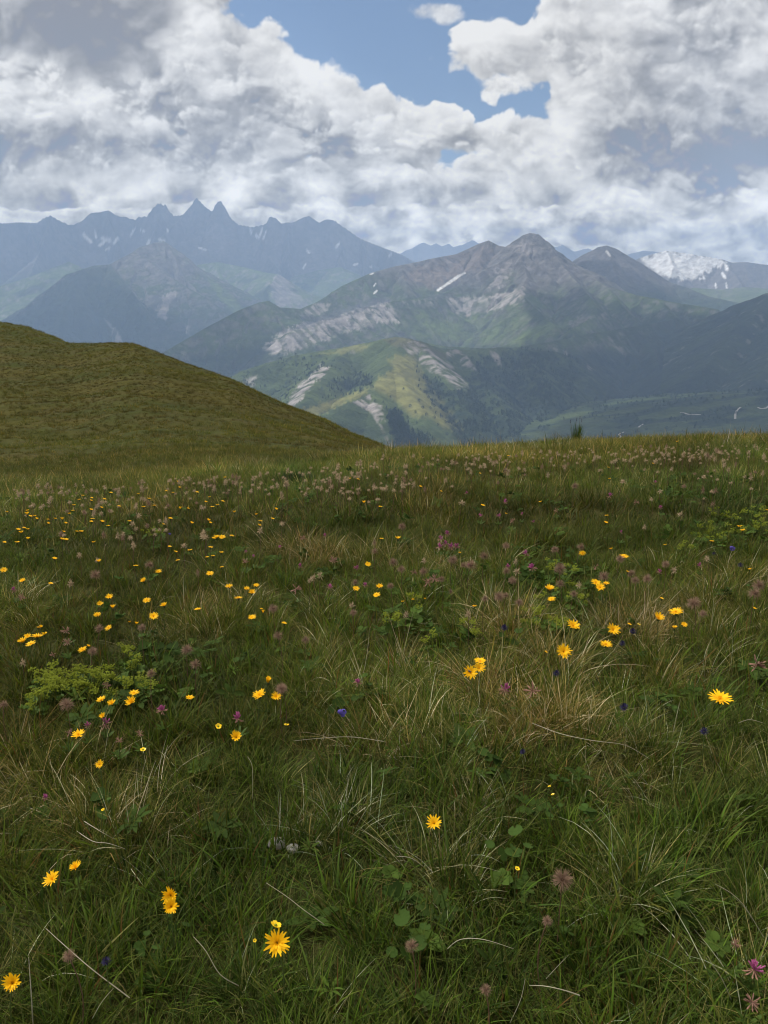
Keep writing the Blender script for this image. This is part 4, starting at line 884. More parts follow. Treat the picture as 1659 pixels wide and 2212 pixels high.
class MB:
    def __init__(s): s.v = []; s.f = []
    def tube(s, pts, rad, n=6):
        P = np.array(pts, float); b = len(s.v); rad = np.broadcast_to(rad, (len(P),))
        for i, p in enumerate(P):
            d = P[min(i + 1, len(P) - 1)] - P[max(i - 1, 0)]; d /= np.linalg.norm(d) + 1e-9
            u = np.cross(d, (0, 0, 1) if abs(d[2]) < .9 else (1, 0, 0)); u /= np.linalg.norm(u); w = np.cross(d, u)
            for k in range(n): a = 2 * pi * k / n; s.v.append(tuple(p + rad[i] * (cos(a) * u + sin(a) * w)))
        for i in range(len(P) - 1):
            for k in range(n): s.f.append((b + i * n + k, b + i * n + (k + 1) % n, b + (i + 1) * n + (k + 1) % n, b + (i + 1) * n + k))
        s.f.append(tuple(b + (len(P) - 1) * n + k for k in range(n))); return s
    def strap(s, o, az, el0, el1, ln, w, segs=3, tip=.6, teeth=True, sag=0):
        """petal-like strap leaving o at elevation el0 bending to el1"""
        b = len(s.v); p = np.array(o, float); side = np.array([-sin(az), cos(az), sag])
        for i in range(segs + 1):
            t = i / segs; ww = w * (.55 + .45 * sin(pi * min(1, .25 + .6 * t))) * (tip if i == segs else 1)
            s.v.append(tuple(p - side * ww / 2)); s.v.append(tuple(p + side * ww / 2))
            e = el0 + (el1 - el0) * t; p = p + ln / segs * np.array([cos(az) * cos(e), sin(az) * cos(e), sin(e)])
        for i in range(segs): o_ = b + 2 * i; s.f.append((o_, o_ + 1, o_ + 3, o_ + 2))
        if teeth:
            e = el1; q = np.array([cos(az) * cos(e), sin(az) * cos(e), sin(e)]) * w * .35; a, c = np.array(s.v[-2]), np.array(s.v[-1]); k = len(s.v)
            s.v += [tuple(a * .8 + c * .2 + q), tuple((a + c) / 2 + q * .2), tuple(a * .2 + c * .8 + q)]; s.f += [(k - 2, k + 1, k), (k - 2, k - 1, k + 1), (k - 1, k + 2, k + 1)]
        return s
    def lathe(s, prof, n=10, o=(0, 0, 0)):
        b = len(s.v)
        for r, z in prof:
            for k in range(n): a = 2 * pi * k / n; s.v.append((o[0] + r * cos(a), o[1] + r * sin(a), o[2] + z))
        for i in range(len(prof) - 1):
            for k in range(n): s.f.append((b + i * n + k, b + i * n + (k + 1) % n, b + (i + 1) * n + (k + 1) % n, b + (i + 1) * n + k))
        return s
    def mesh(s, name, mat, mats=None, mi=None):
        me = bpy.data.meshes.new(name); me.from_pydata(s.v, [], s.f); me.update()
        for m in (mats or [mat]): me.materials.append(m)
        if mi is not None: me.polygons.foreach_set('material_index', mi)
        me.polygons.foreach_set('use_smooth', [True] * len(me.polygons)); return me
COL = scene.collection
def put(name, data, parent=None, loc=(0, 0, 0), rot=(0, 0, 0), scl=(1, 1, 1)):
    o = bpy.data.objects.new(name, data); COL.objects.link(o); o.location = loc; o.rotation_euler = rot; o.scale = scl if hasattr(scl, '__len__') else (scl,) * 3
    if parent: o.parent = parent
    return o
R = random.Random(5)

# --- yellow hawkbit: a few head shapes, shared by every flower
def hawk_meshes(cup, seed):
    r = random.Random(seed); m = MB(); c = MB()
    for ring, (n, ln, w, off, dz) in enumerate(((19, .0200, .0044, 0, .0), (15, .0150, .0040, .28, .12), (10, .0095, .0032, .5, .25))):
        for k in range(n):
            a = 2 * pi * k / n + r.uniform(-.13, .13); e = min(1.45, cup + dz + r.uniform(-.14, .14))
            m.strap((.0022 * cos(a), .0022 * sin(a), .001 + .0007 * ring), a, e + .25, e - .12, ln * r.uniform(.85, 1.12), w * r.uniform(.85, 1.1))
    for k in range(14):
        a = 2.4 * k; rr = .0034 * math.sqrt(k / 14); c.strap((rr * cos(a), rr * sin(a), .001), a, 1.2, .9 + .3 * r.random(), .0052, .0019, 2, .7, False)
    return m, c
def calyx_mb(): return MB().lathe([(.0010, -.011), (.0040, -.0085), (.0052, -.004), (.0050, .0005), (.0040, .002)], 10)
def stem_mb(rad=.0011, h=.15, bend=.012, seed=0):
    r = random.Random(seed); bx, by = r.uniform(-1, 1) * bend, r.uniform(-1, 1) * bend
    return MB().tube([(bx * sin(pi * t), by * sin(pi * t), h * t) for t in np.linspace(-.08, 1, 8)], [rad * (1.25 - .3 * t) for t in np.linspace(0, 1, 8)], 6)
CUPS = [.10, .30, .62, 1.18]
HAWK = []
for i, c in enumerate(CUPS):
    for sd in range(2):
        a, b = hawk_meshes(c, 10 * i + sd); HAWK.append((a.mesh("petals", M_YEL), b.mesh("flower_centre", M_CEN)))
CALYX = calyx_mb().mesh("calyx", M_CAL)
STEMS = [stem_mb(seed=k).mesh("stem", M_STEM) for k in range(4)]
def joined(parts, name):
    """several pieces as one small mesh, for flowers too small in view to show their parts"""
    b = MB(); mats = []; mi = []
    for mb, mat, off in parts:
        if mat not in mats: mats.append(mat)
        o = len(b.v); b.v += [(x + off[0], y + off[1], z + off[2]) for x, y, z in mb.v]; b.f += [tuple(i + o for i in f) for f in mb.f]; mi += [mats.index(mat)] * len(mb.f)
    return b.mesh(name, None, mats, mi)
def small_hawk(cup, seed):
    r = random.Random(seed); m = MB(); tx, ty = r.uniform(-.2, .2), r.uniform(-.25, .15)
    for n, ln, w, dz in ((11, .0195, .0075, 0), (7, .012, .006, .25)):
        for k in range(n): a = 2 * pi * k / n + r.uniform(-.15, .15); m.strap((0, 0, .001), a, cup + dz + .1 + tx * cos(a) + ty * sin(a), cup + dz + tx * cos(a) + ty * sin(a), ln * r.uniform(.85, 1.1), w, 2, .7, False)
    return joined([(m, M_YEL, (0, 0, .15)), (calyx_mb(), M_CAL, (0, 0, .15)), (stem_mb(seed=seed, rad=.0014), M_STEM, (0, 0, 0))], "hawkbit")
SMALL_HAWK = [[small_hawk(c, 50 + 7 * i + s) for s in range(2)] for i, c in enumerate((.05, .25, .55, 1.1))]

FLOWERS = []     # every single plant: dict(obj, kind, px, py, look)
def set_tag(o, kind, cat, px, py, look, group, label=None):
    FLOWERS.append(dict(o=o, kind=kind, px=px, py=py, look=look, label=label)); o['category'] = cat; o['group'] = group
def hawkbit(px, py, dia=None, form=None, face=None, label=None):
    h = R.uniform(.13, .18) if py > 1150 else R.uniform(.15, .21)
    x, y, z, depth = on_turf(px, py, h)
    dia = dia or float(np.interp(py, [980, 1060, 1150, 1250, 1400], [6.0, 7.5, 10.0, 13.0, 16.0])) * R.uniform(.8, 1.2)
    d = dia / FOC * depth
    form = form if form is not None else R.choice([0, 0, 1, 1, 1, 2])
    s = d / (.041 if form < 2 else .034 if form == 2 else .017)
    g = float(turf_z(x, y)); h = z - g
    look = ["flat open", "wide open", "half open", "closed orange"][form]
    appar = d / depth * FOC
    if appar < 13.0:
        o = put("hawkbit", R.choice(SMALL_HAWK[form]), None, (x, y, g), (0, 0, R.uniform(-.6, .6)), (s, s, h / .15))
    else:
        o = put("hawkbit", None, None, (x, y, g), (0, 0, 0)); o.empty_display_size = .05
        put("stem", R.choice(STEMS), o, (0, 0, 0), (0, 0, R.uniform(0, 6)), (1, 1, h / .15))
        pm, cm = HAWK[form * 2 + R.randint(0, 1)]
        tilt = face if face is not None else R.uniform(.05, .5)
        rot = (tilt * (1 if R.random() < .85 or face is not None else -.6), R.uniform(-.28, .28), R.uniform(0, 6.28))
        from mathutils import Euler
        e = (Euler((rot[0], rot[1], 0)).to_matrix() @ Euler((0, 0, rot[2])).to_matrix()).to_euler()
        for nm, me in (("petals", pm), ("flower_centre", cm), ("calyx", CALYX)): put(nm, me, o, (0, 0, h), e, s)
    set_tag(o, "yellow hawkbit", "flower", px, py, look, "yellow hawkbits in the meadow", label)
    return o, h, s
A1 = lambda t: (t[0] / 2, 892 + t[1] / 2, *t[2:]); A2 = lambda t: (829.5 + t[0] / 2, 892 + t[1] / 2, *t[2:]); A3 = lambda t: (t[0] / 2, 1449.5 + t[1] / 2, *t[2:]); A4 = lambda t: (829.5 + t[0] / 2, 1449.5 + t[1] / 2, *t[2:])
near = [A3((1197, 1172, 54, 1, .85, "largest yellow hawkbit, facing the viewer below a small lemon buttercup")), A3((738, 969, 32, 2, .95, "upper yellow hawkbit of the touching pair in the near grass")), A3((740, 1017, 32, 2, .75, "lower yellow hawkbit of the touching pair in the near grass")),
        A3((228, 902, 36, 1, .35, "wide open yellow hawkbit beside a half closed one near bare soil")), A3((328, 852, 24, 2, .2, "half closed yellow hawkbit above the wide open one near bare soil")), A3((55, 1347, 36, 2, .7, "yellow hawkbit next to the upright bleached stalk at the picture corner")),
        A4((217, 660, 34, 1, .45, "lone yellow hawkbit above the brown soil patch between leaves")), A4((1453, 124, 46, 0, .15, "large flat yellow hawkbit standing alone near dark violet rampions")), A3((340, 278, 27, 1, .2, "yellow hawkbit just below the purple clovers and lime mantle plants")),
        A3((1021, 288, 24, 2, .5, "yellow hawkbit with spread narrow rays, below the plum coloured clover")), A3((432, 405, 19, 1, .6, "small yellow hawkbit alone among green grass below the mantle plants")), A3((440, 127, 21, 1, .1, "yellow hawkbit first of four in front of the lime mantle plants")),
        A3((484, 143, 16, 2, .3, "small half open hawkbit second of four before the lime mantle plants")), A3((570, 138, 23, 2, .4, "larger tilted hawkbit of four before the lime mantle plants")), A3((580, 97, 20, 0, .05, "flat hawkbit seen edge on behind the tilted one by mantle plants")), A3((445, 196, 13, 2, .5, "small orange hawkbit above the purple clover by the mantle plants")),
        A3((820, 117, 17, 0, .0, "thin edge-on yellow hawkbit beside tall grass stems")), A3((1122, 108, 29, 1, .25, "wide yellow hawkbit below the orange bud, one of a close pair")), A3((1194, 113, 23, 1, .45, "tilted yellow hawkbit under a brown seed head, one of a pair")), A3((1158, 50, 13, 3, .2, "closed orange hawkbit bud on a dark stem above a flower pair")),
        A2((415, 1075, 24, 0, .1, "topmost hawkbit of the tight cluster of three")), A2((410, 1105, 27, 1, .5, "middle hawkbit of the tight cluster of three")), A2((373, 1123, 31, 1, .8, "lowest hawkbit of the tight cluster of three, with a fly on it")),
        A2((775, 1033, 33, 1, .7, "large tilted hawkbit with uneven rays above straw coloured grass")), A2((817, 923, 29, 1, .35, "wide open hawkbit above straw grass, higher of two neighbours")), A2((988, 940, 29, 1, .6, "star shaped hawkbit facing the viewer beside small blue flowers")), A2((959, 1003, 25, 0, .15, "flat hawkbit directly below the star shaped one")),
        A2((1185, 890, 22, 2, .4, "upright hawkbit before a brown seed head, with a flat neighbour")), A2((1262, 863, 28, 0, .08, "very flat wide hawkbit just below the biggest brown seed head"))]
for t in near: hawkbit(*t)
r1 = [(343, 375), (358, 357), (397, 368), (395, 380), (452, 373), (645, 371), (598, 352), (719, 338), (777, 324), (748, 345), (852, 343), (515, 404), (440, 412), (395, 420), (667, 402), (620, 408), (890, 386), (963, 383), (917, 407), (940, 400), (1194, 419), (1012, 431), (1107, 441), (814, 414), (779, 416), (118, 424), (117, 440), (133, 449), (150, 447), (300, 437), (315, 423), (208, 461), (240, 459), (270, 463), (285, 478), (400, 458), (395, 470), (443, 472), (467, 490), (737, 457), (830, 478), (708, 484), (902, 466), (910, 477), (1125, 468), (1122, 488), (1178, 460), (80, 506), (105, 498), (120, 505), (92, 520), (277, 516), (333, 513), (352, 514), (75, 561), (122, 547), (270, 548), (287, 549), (405, 561), (937, 541, 13), (960, 538, 14), (1002, 532), (925, 546, 12), (910, 581), (957, 605), (820, 595), (760, 603), (733, 578), (920, 620), (895, 624), (768, 638), (958, 668), (907, 696, 16), (685, 688, 14), (587, 661), (237, 632), (427, 645), (17, 680), (98, 726), (220, 738), (622, 729, 14), (990, 752, 16), (1107, 748, 14), (1066, 761, 13), (1088, 779, 14), (1030, 802, 18), (635, 811, 16), (710, 835, 14), (432, 826, 14), (473, 797), (488, 845), (421, 875, 16), (664, 880, 19), (855, 850, 15), (1130, 848, 8), (1137, 866, 7), (1089, 885, 17), (1228, 910, 13), (590, 914, 9), (560, 906, 7), (470, 930, 15), (358, 1027, 19), (383, 1010, 9), (120, 967, 15), (161, 970, 24), (193, 960, 12), (101, 992, 19), (134, 1000, 20), (167, 929, 8), (178, 927, 9), (1572, 391), (1643, 407), (1648, 545), (1589, 655, 13), (1640, 751, 15), (1628, 788, 15), (1538, 760, 14), (1512, 285), (1548, 287), (972, 280), (905, 365), (770, 300), (560, 470), (160, 460), (480, 345), (30, 430), (20, 560), (210, 480), (320, 400)]
r2 = [(158, 320), (247, 340), (427, 402, 12), (675, 386), (527, 438, 7), (962, 444, 10), (959, 476, 11), (1162, 221), (970, 236), (974, 287), (537, 187), (1267, 125), (60, 546, 12), (857, 608, 15), (1037, 623, 19), (980, 590, 8), (915, 735, 20), (935, 757, 20), (960, 740, 15), (1052, 689, 9), (717, 767, 21), (725, 806, 16), (1535, 493, 12), (1550, 510, 12), (1416, 555, 11), (1214, 572, 8), (1655, 421), (1580, 678, 9), (80, 818, 9), (125, 808, 8), (177, 806, 6), (390, 838, 11), (1295, 916, 14), (1255, 932, 13), (1060, 915, 10), (1600, 848, 10), (1200, 803, 9), (327, 607, 8), (415, 262), (700, 1035, 8)]
for t in r1: hawkbit(*A1(t))
for t in r2: hawkbit(*A2(t))

# --- buttercups
def butter_mb():
    m = MB()
    for k in range(5):
        a = 2 * pi * k / 5; m.strap((.001 * cos(a), .001 * sin(a), 0), a, .55, .25, .0105, .0115, 3, .62, False)
    return m
BUT = butter_mb().mesh("petals", M_BUTTER); BUTC = MB().lathe([(.001, .004), (.003, .003), (.0032, .0005), (.002, -.0015)], 8).mesh("flower_centre", M_LIME)
for t in [A3((1190, 1102, 27)), A3((943, 240, 15)), A3((618, 342, 14)), A3((1237, 235, 14)), A4((575, 855, 12)), A3((445, 600, 8)), A3((1100, 1165, 9)), A4((715, 500, 8)), A4((730, 535, 9)), A2((1100, 915, 9))]:
    px, py, dia = t; x, y, z, depth = on_turf(px, py, .14); g = float(turf_z(x, y)); h = z - g; s = dia / FOC * depth / .023
    o = put("buttercup", None, None, (x, y, g)); put("stem", R.choice(STEMS), o, (0, 0, 0), (0, 0, 1), (.8, .8, h / .15)); e = (R.uniform(.1, .6), R.uniform(-.3, .3), R.uniform(0, 6))
    put("petals", BUT, o, (0, 0, h), e, s); put("flower_centre", BUTC, o, (0, 0, h), e, s)
    set_tag(o, "lemon buttercup", "flower", px, py, "small shiny", "buttercups in the meadow")

# --- feathery seed heads
def fluff_mb(n, w, seed, segs=4, rad=.020):
    r = random.Random(seed); m = MB()
    for k in range(n):
        zc = 1 - 1.62 * (k + .5) / n; a = 2.39996 * k + r.uniform(-.2, .2); el = math.asin(max(-1, min(1, zc)))
        m.strap((.002 * cos(a), .002 * sin(a), .001), a + r.uniform(-.3, .3), el + r.uniform(-.1, .5), el + r.uniform(-1.1, .2), rad * r.uniform(.75, 1.2), w, segs, .5, False, r.uniform(-.5, .5))
    return m
FLUFF = [fluff_mb(240, .00085, k).mesh("fluff", M_FLUFF) for k in range(4)]; BST = [stem_mb(.0010, seed=20 + k).mesh("stem", M_BSTEM) for k in range(3)]; CORE = MB().lathe([(.0006, -.004), (.003, -.002), (.004, .001), (.0025, .004), (.0005, .005)], 8).mesh("core", M_BSTEM)
SMALL_FLUFF = [joined([(fluff_mb(46, .0030, 40 + k, 3), M_FLUFFP if k > 0 else M_FLUFF, (0, 0, .15)), (stem_mb(.0013, seed=30 + k), M_BSTEM, (0, 0, 0))], "seed_head") for k in range(5)]
def seedhead(px, py, dia=None, label=None, crest=False):
    h = R.uniform(.14, .20) if not crest else R.uniform(.17, .26); x, y, z, depth = on_turf(px, py, h); g = float(turf_z(x, y)); h = z - g
    d = dia / FOC * depth if dia else R.uniform(.022, .034); s = d / .036
    if d / depth * FOC < 15: o = put("seed_head", R.choice(SMALL_FLUFF), None, (x, y, g), (R.uniform(-.1, .1), R.uniform(-.12, .12), R.uniform(0, 6)), (s, s, h / .15))
    else:
        o = put("seed_head", None, None, (x, y, g)); put("stem", R.choice(BST), o, (0, 0, 0), (0, 0, R.uniform(0, 6)), (1, 1, h / .15)); e = (R.uniform(-.3, .4), R.uniform(-.3, .3), R.uniform(0, 6))
        f = put("fluff", R.choice(FLUFF), o, (0, 0, h), e, s); put("core", CORE, o, (0, 0, h), e, s)
    set_tag(o, "brown seed head", "seed head", px, py, R.choice(["fluffy", "shaggy", "round", "feathery"]), "feathery seed heads in the meadow", label)
    return o
s1 = [(645, 658, 17), (412, 702, 22), (318, 742, 14), (430, 933, 18), (612, 930, 17), (807, 1025, 22), (845, 1090, 23), (653, 1128, 19), (400, 1031, 18), (1200, 965, 20), (1320, 983, 18), (1180, 847, 19), (1217, 1195, 23), (1527, 865, 15), (1525, 826, 12), (1535, 735, 15), (1333, 730, 12), (1380, 712, 14), (1360, 710, 12), (877, 525, 14), (877, 541, 14), (790, 580, 13), (330, 620, 12), (862, 695, 9), (1622, 565, 10), (1620, 600, 15), (91, 1090, 11), (430, 640, 10), (690, 470, 9), (650, 485, 10), (580, 500, 9), (545, 525, 10)]
s2 = [(78, 492, 15), (527, 575, 15), (738, 592, 15), (850, 580, 17), (323, 391, 14), (825, 317, 15), (1024, 300, 14), (1292, 317, 11), (1195, 340, 12), (437, 805, 17), (497, 795, 21), (527, 790, 15), (583, 820, 17), (375, 873, 13), (760, 675, 24), (762, 742, 20), (825, 747, 12), (820, 783, 16), (1070, 695, 17), (1085, 725, 17), (1138, 718, 19), (1020, 632, 17), (1217, 655, 16), (1245, 683, 14), (1340, 825, 27), (1378, 870, 17), (1620, 747, 25), (1600, 782, 24), (28, 750, 15), (75, 678, 17), (40, 648, 20), (158, 640, 12), (172, 687, 18), (297, 635, 18), (430, 620, 21), (375, 660, 24), (345, 660, 16), (248, 720, 15), (555, 725, 17), (530, 685, 17), (562, 650, 11), (583, 683, 14), (90, 885, 12), (297, 775, 10), (950, 708, 21), (1130, 495, 10), (1160, 378, 10), (1428, 340, 12), (1430, 395, 10), (1412, 630, 11), (1282, 437, 12), (995, 205, 11), (980, 215, 12), (920, 195, 10), (1035, 205, 10), (1065, 205, 9), (930, 250, 11)]
s3 = [(288, 147, 26), (15, 147, 18), (297, 1233, 24), (1217, 78, 23)]
s4 = [(120, 1190, 26, "reddish brown twisted seed head on an upright stem in near grass"), (770, 905, 40, "big translucent grey seed head drooping over the near grass"), (705, 1082, 20), (440, 1380, 22)]
for A, L_ in ((A1, s1), (A2, s2), (A3, s3), (A4, s4)):
    for t in L_: seedhead(*A(t))
bands = [(1330, 984, 330, 24, 3.2), (1010, 1000, 230, 30, 3), (720, 1040, 170, 36, 3), (1520, 978, 200, 22, 2), (480, 1045, 130, 26, 1.2), (120, 1062, 260, 22, 2.2), (230, 1095, 220, 30, 1.2), (450, 1025, 150, 26, 1.2), (1600, 1030, 120, 40, .6), (330, 1150, 200, 30, .6)]
def crest_point():
    while True:
        b = R.choices(bands, [q[4] for q in bands])[0]; px, py = R.gauss(b[0], b[2] * .62), R.gauss(b[1], b[3] * .5)
        top = np.interp(px, _hx, _hy) + 4
        if -20 < px < 1680 and py > top and not (px < 560 and py < 1030): return px, py
CREST_LABEL = "small pale seed head among many alike in the band below the crest"
for k in range(190): seedhead(*crest_point(), None, CREST_LABEL, True)
# the uncounted rest of the band
sc = bpy.data.collections.new("seed_head_kinds")
for k, me in enumerate(SMALL_FLUFF): sc.objects.link(bpy.data.objects.new("seed_kind_%d" % k, me))
n = 380; pts = []
for k in range(n):
    px, py = crest_point(); x, y, z, dp = on_turf(px, py, R.uniform(.15, .24)); pts.append((x, y, z))
pts = np.array(pts); g = turf_z(pts[:, 0], pts[:, 1]); rg = np.random.default_rng(4); sz = rg.uniform(.5, .85, n)
scatter("seed_heads", np.stack([pts[:, 0], pts[:, 1], pts[:, 2] - .15 * sz], 1), np.stack([rg.normal(0, .1, n), rg.normal(0, .1, n), rg.uniform(0, 6, n)], 1), sz, rg.integers(0, 5, n), np.ones((n, 3)), sc, "haze of small pale seed heads along the meadow crest")

# --- alpine clovers
def florets(n, ln, el, seed, w=.0042):
    r = random.Random(seed); m = MB()
    for k in range(n):
        a = 2 * pi * k / n + r.uniform(-.3, .3); e = r.uniform(*el); d = np.array([cos(a) * cos(e), sin(a) * cos(e), sin(e)]); L_ = ln * r.uniform(.8, 1.2); up = np.array([0, 0, 1.])
        p = [d * .001, d * L_ * .35, d * L_ * .7 + up * L_ * .04, d * L_ + up * L_ * .12]
        m.tube(p, [w * .22, w * .38, w * .5, w * .12], 5)
        m.strap(d * L_ * .6, a, e + .5, e + .1, L_ * .5, w, 2, .35, False)
    return m
CLO = [(florets(14, .019, (.3, 1.4), k, .0036).mesh("blossom", M_PINK), florets(10, .019, (-1.0, .1), 10 + k, .0036).mesh("faded_blossom", M_FADE)) for k in range(3)]
CLF = [florets(16, .019, (-.9, 1.1), 20 + k, .0034).mesh("faded_blossom", M_FADE) for k in range(2)]
def lf_mb():
    m = MB()
    for k in (-1, 0, 1): m.strap((0, 0, 0), k * .8, .5, .1, .04, .009, 4, .2, False)
    return m
CLEAF = lf_mb().mesh("leaf", M_GREEN)
def clover(px, py, dia, faded=False, label=None):
    h = R.uniform(.09, .13); x, y, z, depth = on_turf(px, py, h); g = float(turf_z(x, y)); h = z - g; s = dia / FOC * depth / .042
    o = put("clover", None, None, (x, y, g)); put("stem", R.choice(STEMS), o, (0, 0, 0), (0, 0, R.uniform(0, 6)), (1, 1, h / .15)); e = (R.uniform(-.2, .5), R.uniform(-.3, .3), R.uniform(0, 6))
    if faded: put("faded_blossom", R.choice(CLF), o, (0, 0, h), e, s)
    else:
        b, f = R.choice(CLO); put("blossom", b, o, (0, 0, h), e, s); put("faded_blossom", f, o, (0, 0, h), e, s)
    for k in range(3): put("leaf", CLEAF, o, (0, 0, h * .45), (0, -.3, R.uniform(0, 6)), R.uniform(.7, 1))
    set_tag(o, "faded brown clover" if faded else "pink clover", "clover", px, py, R.choice(["drooping", "ragged"] if faded else ["bright", "spiky"]), "alpine clovers in the meadow", label)
for t in [(245, 545, 16), (240, 580, 19), (275, 522, 15), (290, 580, 18), (312, 578, 17), (265, 565, 15), (615, 608, 17), (640, 670, 22), (1190, 688, 15), (975, 358, 14), (535, 665, 15), (417, 445, 11), (1172, 300, 9), (1195, 410, 12), (365, 660, 12), (645, 470, 9), (495, 445, 12), (1365, 660, 14), (595, 437, 8), (525, 385, 13), (355, 345, 9), (1025, 515, 9)]: clover(*A2(t))
for t in [(130, 690, 18), (190, 730, 26), (220, 715, 24), (165, 685, 13), (555, 465, 13), (915, 665, 16), (1090, 385, 14), (1615, 1085, 38), (745, 422, 12), (640, 1200, 42)]: clover(*A2(t), faded=True)
clover(*A2((522, 1195, 30)))
for t in [(1297, 662, 13), (1405, 530, 11), (1425, 755, 17), (1545, 1165, 20), (60, 765, 15), (1210, 580, 10), (1095, 620, 9), (1540, 670, 15), (1580, 745, 14), (1062, 600, 9)]: clover(*A1(t))
for t in [(1440, 635, 22), (1280, 760, 24), (1060, 640, 18), (285, 940, 22), (290, 990, 22), (95, 795, 20), (1310, 540, 16), (228, 1045, 15), (460, 1175, 18)]: clover(*A1(t), faded=True)
for t in [(700, 170, 26), (1028, 205, 27), (455, 228, 28), (378, 235, 17), (197, 548, 18)]: clover(*A3(t))
for t in [(605, 270, 18), (515, 300, 20), (300, 265, 18)]: clover(*A3(t), faded=True)
clover(*A4((1600, 1290, 46)), label="largest pink clover with drooping brown florets at the picture corner"); clover(*A4((1590, 1430, 40)), faded=True, label="big withered brown clover under the largest pink one"); clover(*A4((1520, 1180, 24)), faded=True)

# --- violet rampions and blue bells
RAM = MB()
_r = random.Random(3)
for k in range(46):
    zc = 1 - 1.5 * (k + .5) / 46; a = 2.4 * k; el = math.asin(zc); RAM.strap((.003 * cos(a) * cos(el), .003 * sin(a) * cos(el), .003 * zc), a, el - .3, el + 1.0, .0105, .0022, 4, .5, False)
RAM = RAM.mesh("blossom", M_VIO)
def rampion(px, py, dia, label=None):
    h = R.uniform(.11, .15); x, y, z, depth = on_turf(px, py, h); g = float(turf_z(x, y)); h = z - g; s = dia / FOC * depth / .021
    o = put("rampion", None, None, (x, y, g)); put("stem", R.choice(STEMS), o, (0, 0, 0), (0, 0, 2), (1, 1, h / .15)); put("blossom", RAM, o, (0, 0, h), (R.uniform(-.2, .3), 0, R.uniform(0, 6)), s)
    set_tag(o, "dark violet rampion", "flower", px, py, "round", "violet rampions in the meadow", label)
for t in [(1037, 157, 17), (1383, 262, 17), (745, 12, 15), (600, 350, 12)]: rampion(*A4(t))
for t in [(1075, 945, 14), (1030, 997, 13), (520, 930, 15), (1540, 660, 12), (1425, 608, 7)]: rampion(*A2(t))
rampion(*A3((458, 1255, 18)))
BELL = MB().lathe([(.0015, .012), (.0055, .011), (.0075, .006), (.0080, 0), (.0105, -.005), (.0125, -.008)], 15)
BELL.v = [(x, y, z + (.003 * math.cos(5 * math.atan2(y, x)) if z < -.007 else 0)) for x, y, z in BELL.v]; BELL = BELL.mesh("bell", M_BLUE)
for t in [A3((1475, 178, 17)), A2((1503, 583, 11)), A1((733, 522, 5))]:
    px, py, dia = t; h = .12; x, y, z, depth = on_turf(px, py, h); g = float(turf_z(x, y)); h = z - g; s = dia / FOC * depth / .024
    o = put("bellflower", None, None, (x, y, g)); put("stem", STEMS[1], o, (0, 0, 0), (0, 0, 0), (.7, .7, h / .15 + .02)); put("bell", BELL, o, (0, 0, h), (.5, -.9, 0), s); put("calyx", CALYX, o, (.007 * s, -.003 * s, h + .008 * s), (.4, -.8, 0), .5 * s)
    set_tag(o, "blue bellflower", "flower", px, py, "nodding", "blue bellflowers in the meadow")

# --- lime coloured mantle plants
def cluster_mb(seed):
    r = random.Random(seed); m = MB()
    for k in range(26):
        a = r.uniform(0, 6.28); d = .016 * math.sqrt(r.random()); o = (d * cos(a), d * sin(a), r.uniform(-.008, .008))
        for q in range(4): b = q * pi / 2 + r.uniform(-.2, .2); m.strap(o, b, .7, .2, .0045, .0038, 1, .7, False)
    return m
CLU = [cluster_mb(k).mesh("flower_cluster", M_LIME) for k in range(3)]
def mleaf(seed):
    r = random.Random(seed); m = MB(); m.v.append((0, 0, 0)); n = 27
    for j in range(n): q = 2 * pi * (j + .5) / n; rr = .024 * (1 - .15 * abs(sin(q * 4.5))) * (.5 if j in (0, n - 1) else 1); m.v.append((rr * cos(q), rr * sin(q), .006 + .004 * cos(9 * q)))
    m.f = [(0, 1 + j, 1 + (j + 1) % n) for j in range(n)]; return m
MLEAF = [mleaf(k).mesh("leaf", M_LGRN) for k in range(2)]
def mantle(px, py, wide, dens=7):
    x, y, z, depth = on_turf(px, py, .06); g = float(turf_z(x, y)); w = wide / FOC * depth / 2
    o = put("mantle_plant", None, None, (x, y, g)); st = MB()
    for k in range(dens):
        a = R.uniform(0, 6.28); d = w * math.sqrt(R.random()); h = R.uniform(.075, .12); p = (d * cos(a), d * sin(a), h)
        st.tube([(p[0] * .3, p[1] * .3, -.01), (p[0] * .8, p[1] * .8, h * .6), p], [.0012, .001, .0007], 5); put("flower_cluster", R.choice(CLU), o, p, (R.uniform(-.3, .3), R.uniform(-.3, .3), R.uniform(0, 6)), R.uniform(.75, 1.25))
    put("stem", st.mesh("stem", M_STEM), o)
    for k in range(5): a = R.uniform(0, 6.28); d = w * math.sqrt(R.random()); put("leaf", R.choice(MLEAF), o, (d * cos(a), d * sin(a), R.uniform(.03, .075)), (R.uniform(-.5, .5), R.uniform(-.5, .5), a), R.uniform(.7, 1.3))
    set_tag(o, "lime green mantle plant", "plant", px, py, "frothy", "lime green mantle plants in the meadow")
for t in [(560, 1060, 40, 6), (575, 1105, 45, 6), (200, 1150, 45, 7), (240, 1185, 50, 9), (300, 1175, 55, 9), (380, 1160, 60, 9), (330, 1210, 60, 9), (420, 1200, 60, 9), (490, 1170, 60, 8), (500, 1215, 60, 8), (230, 1225, 55, 8), (640, 1205, 50, 5), (650, 540, 40, 5), (690, 525, 40, 5)]: mantle(*A1(t))
for t in [(180, 1475 - 1449.5 + 100, 60, 7), (150, 170, 60, 7), (260, 90, 60, 8), (650, 60, 50, 5)]: mantle(*A3(t))
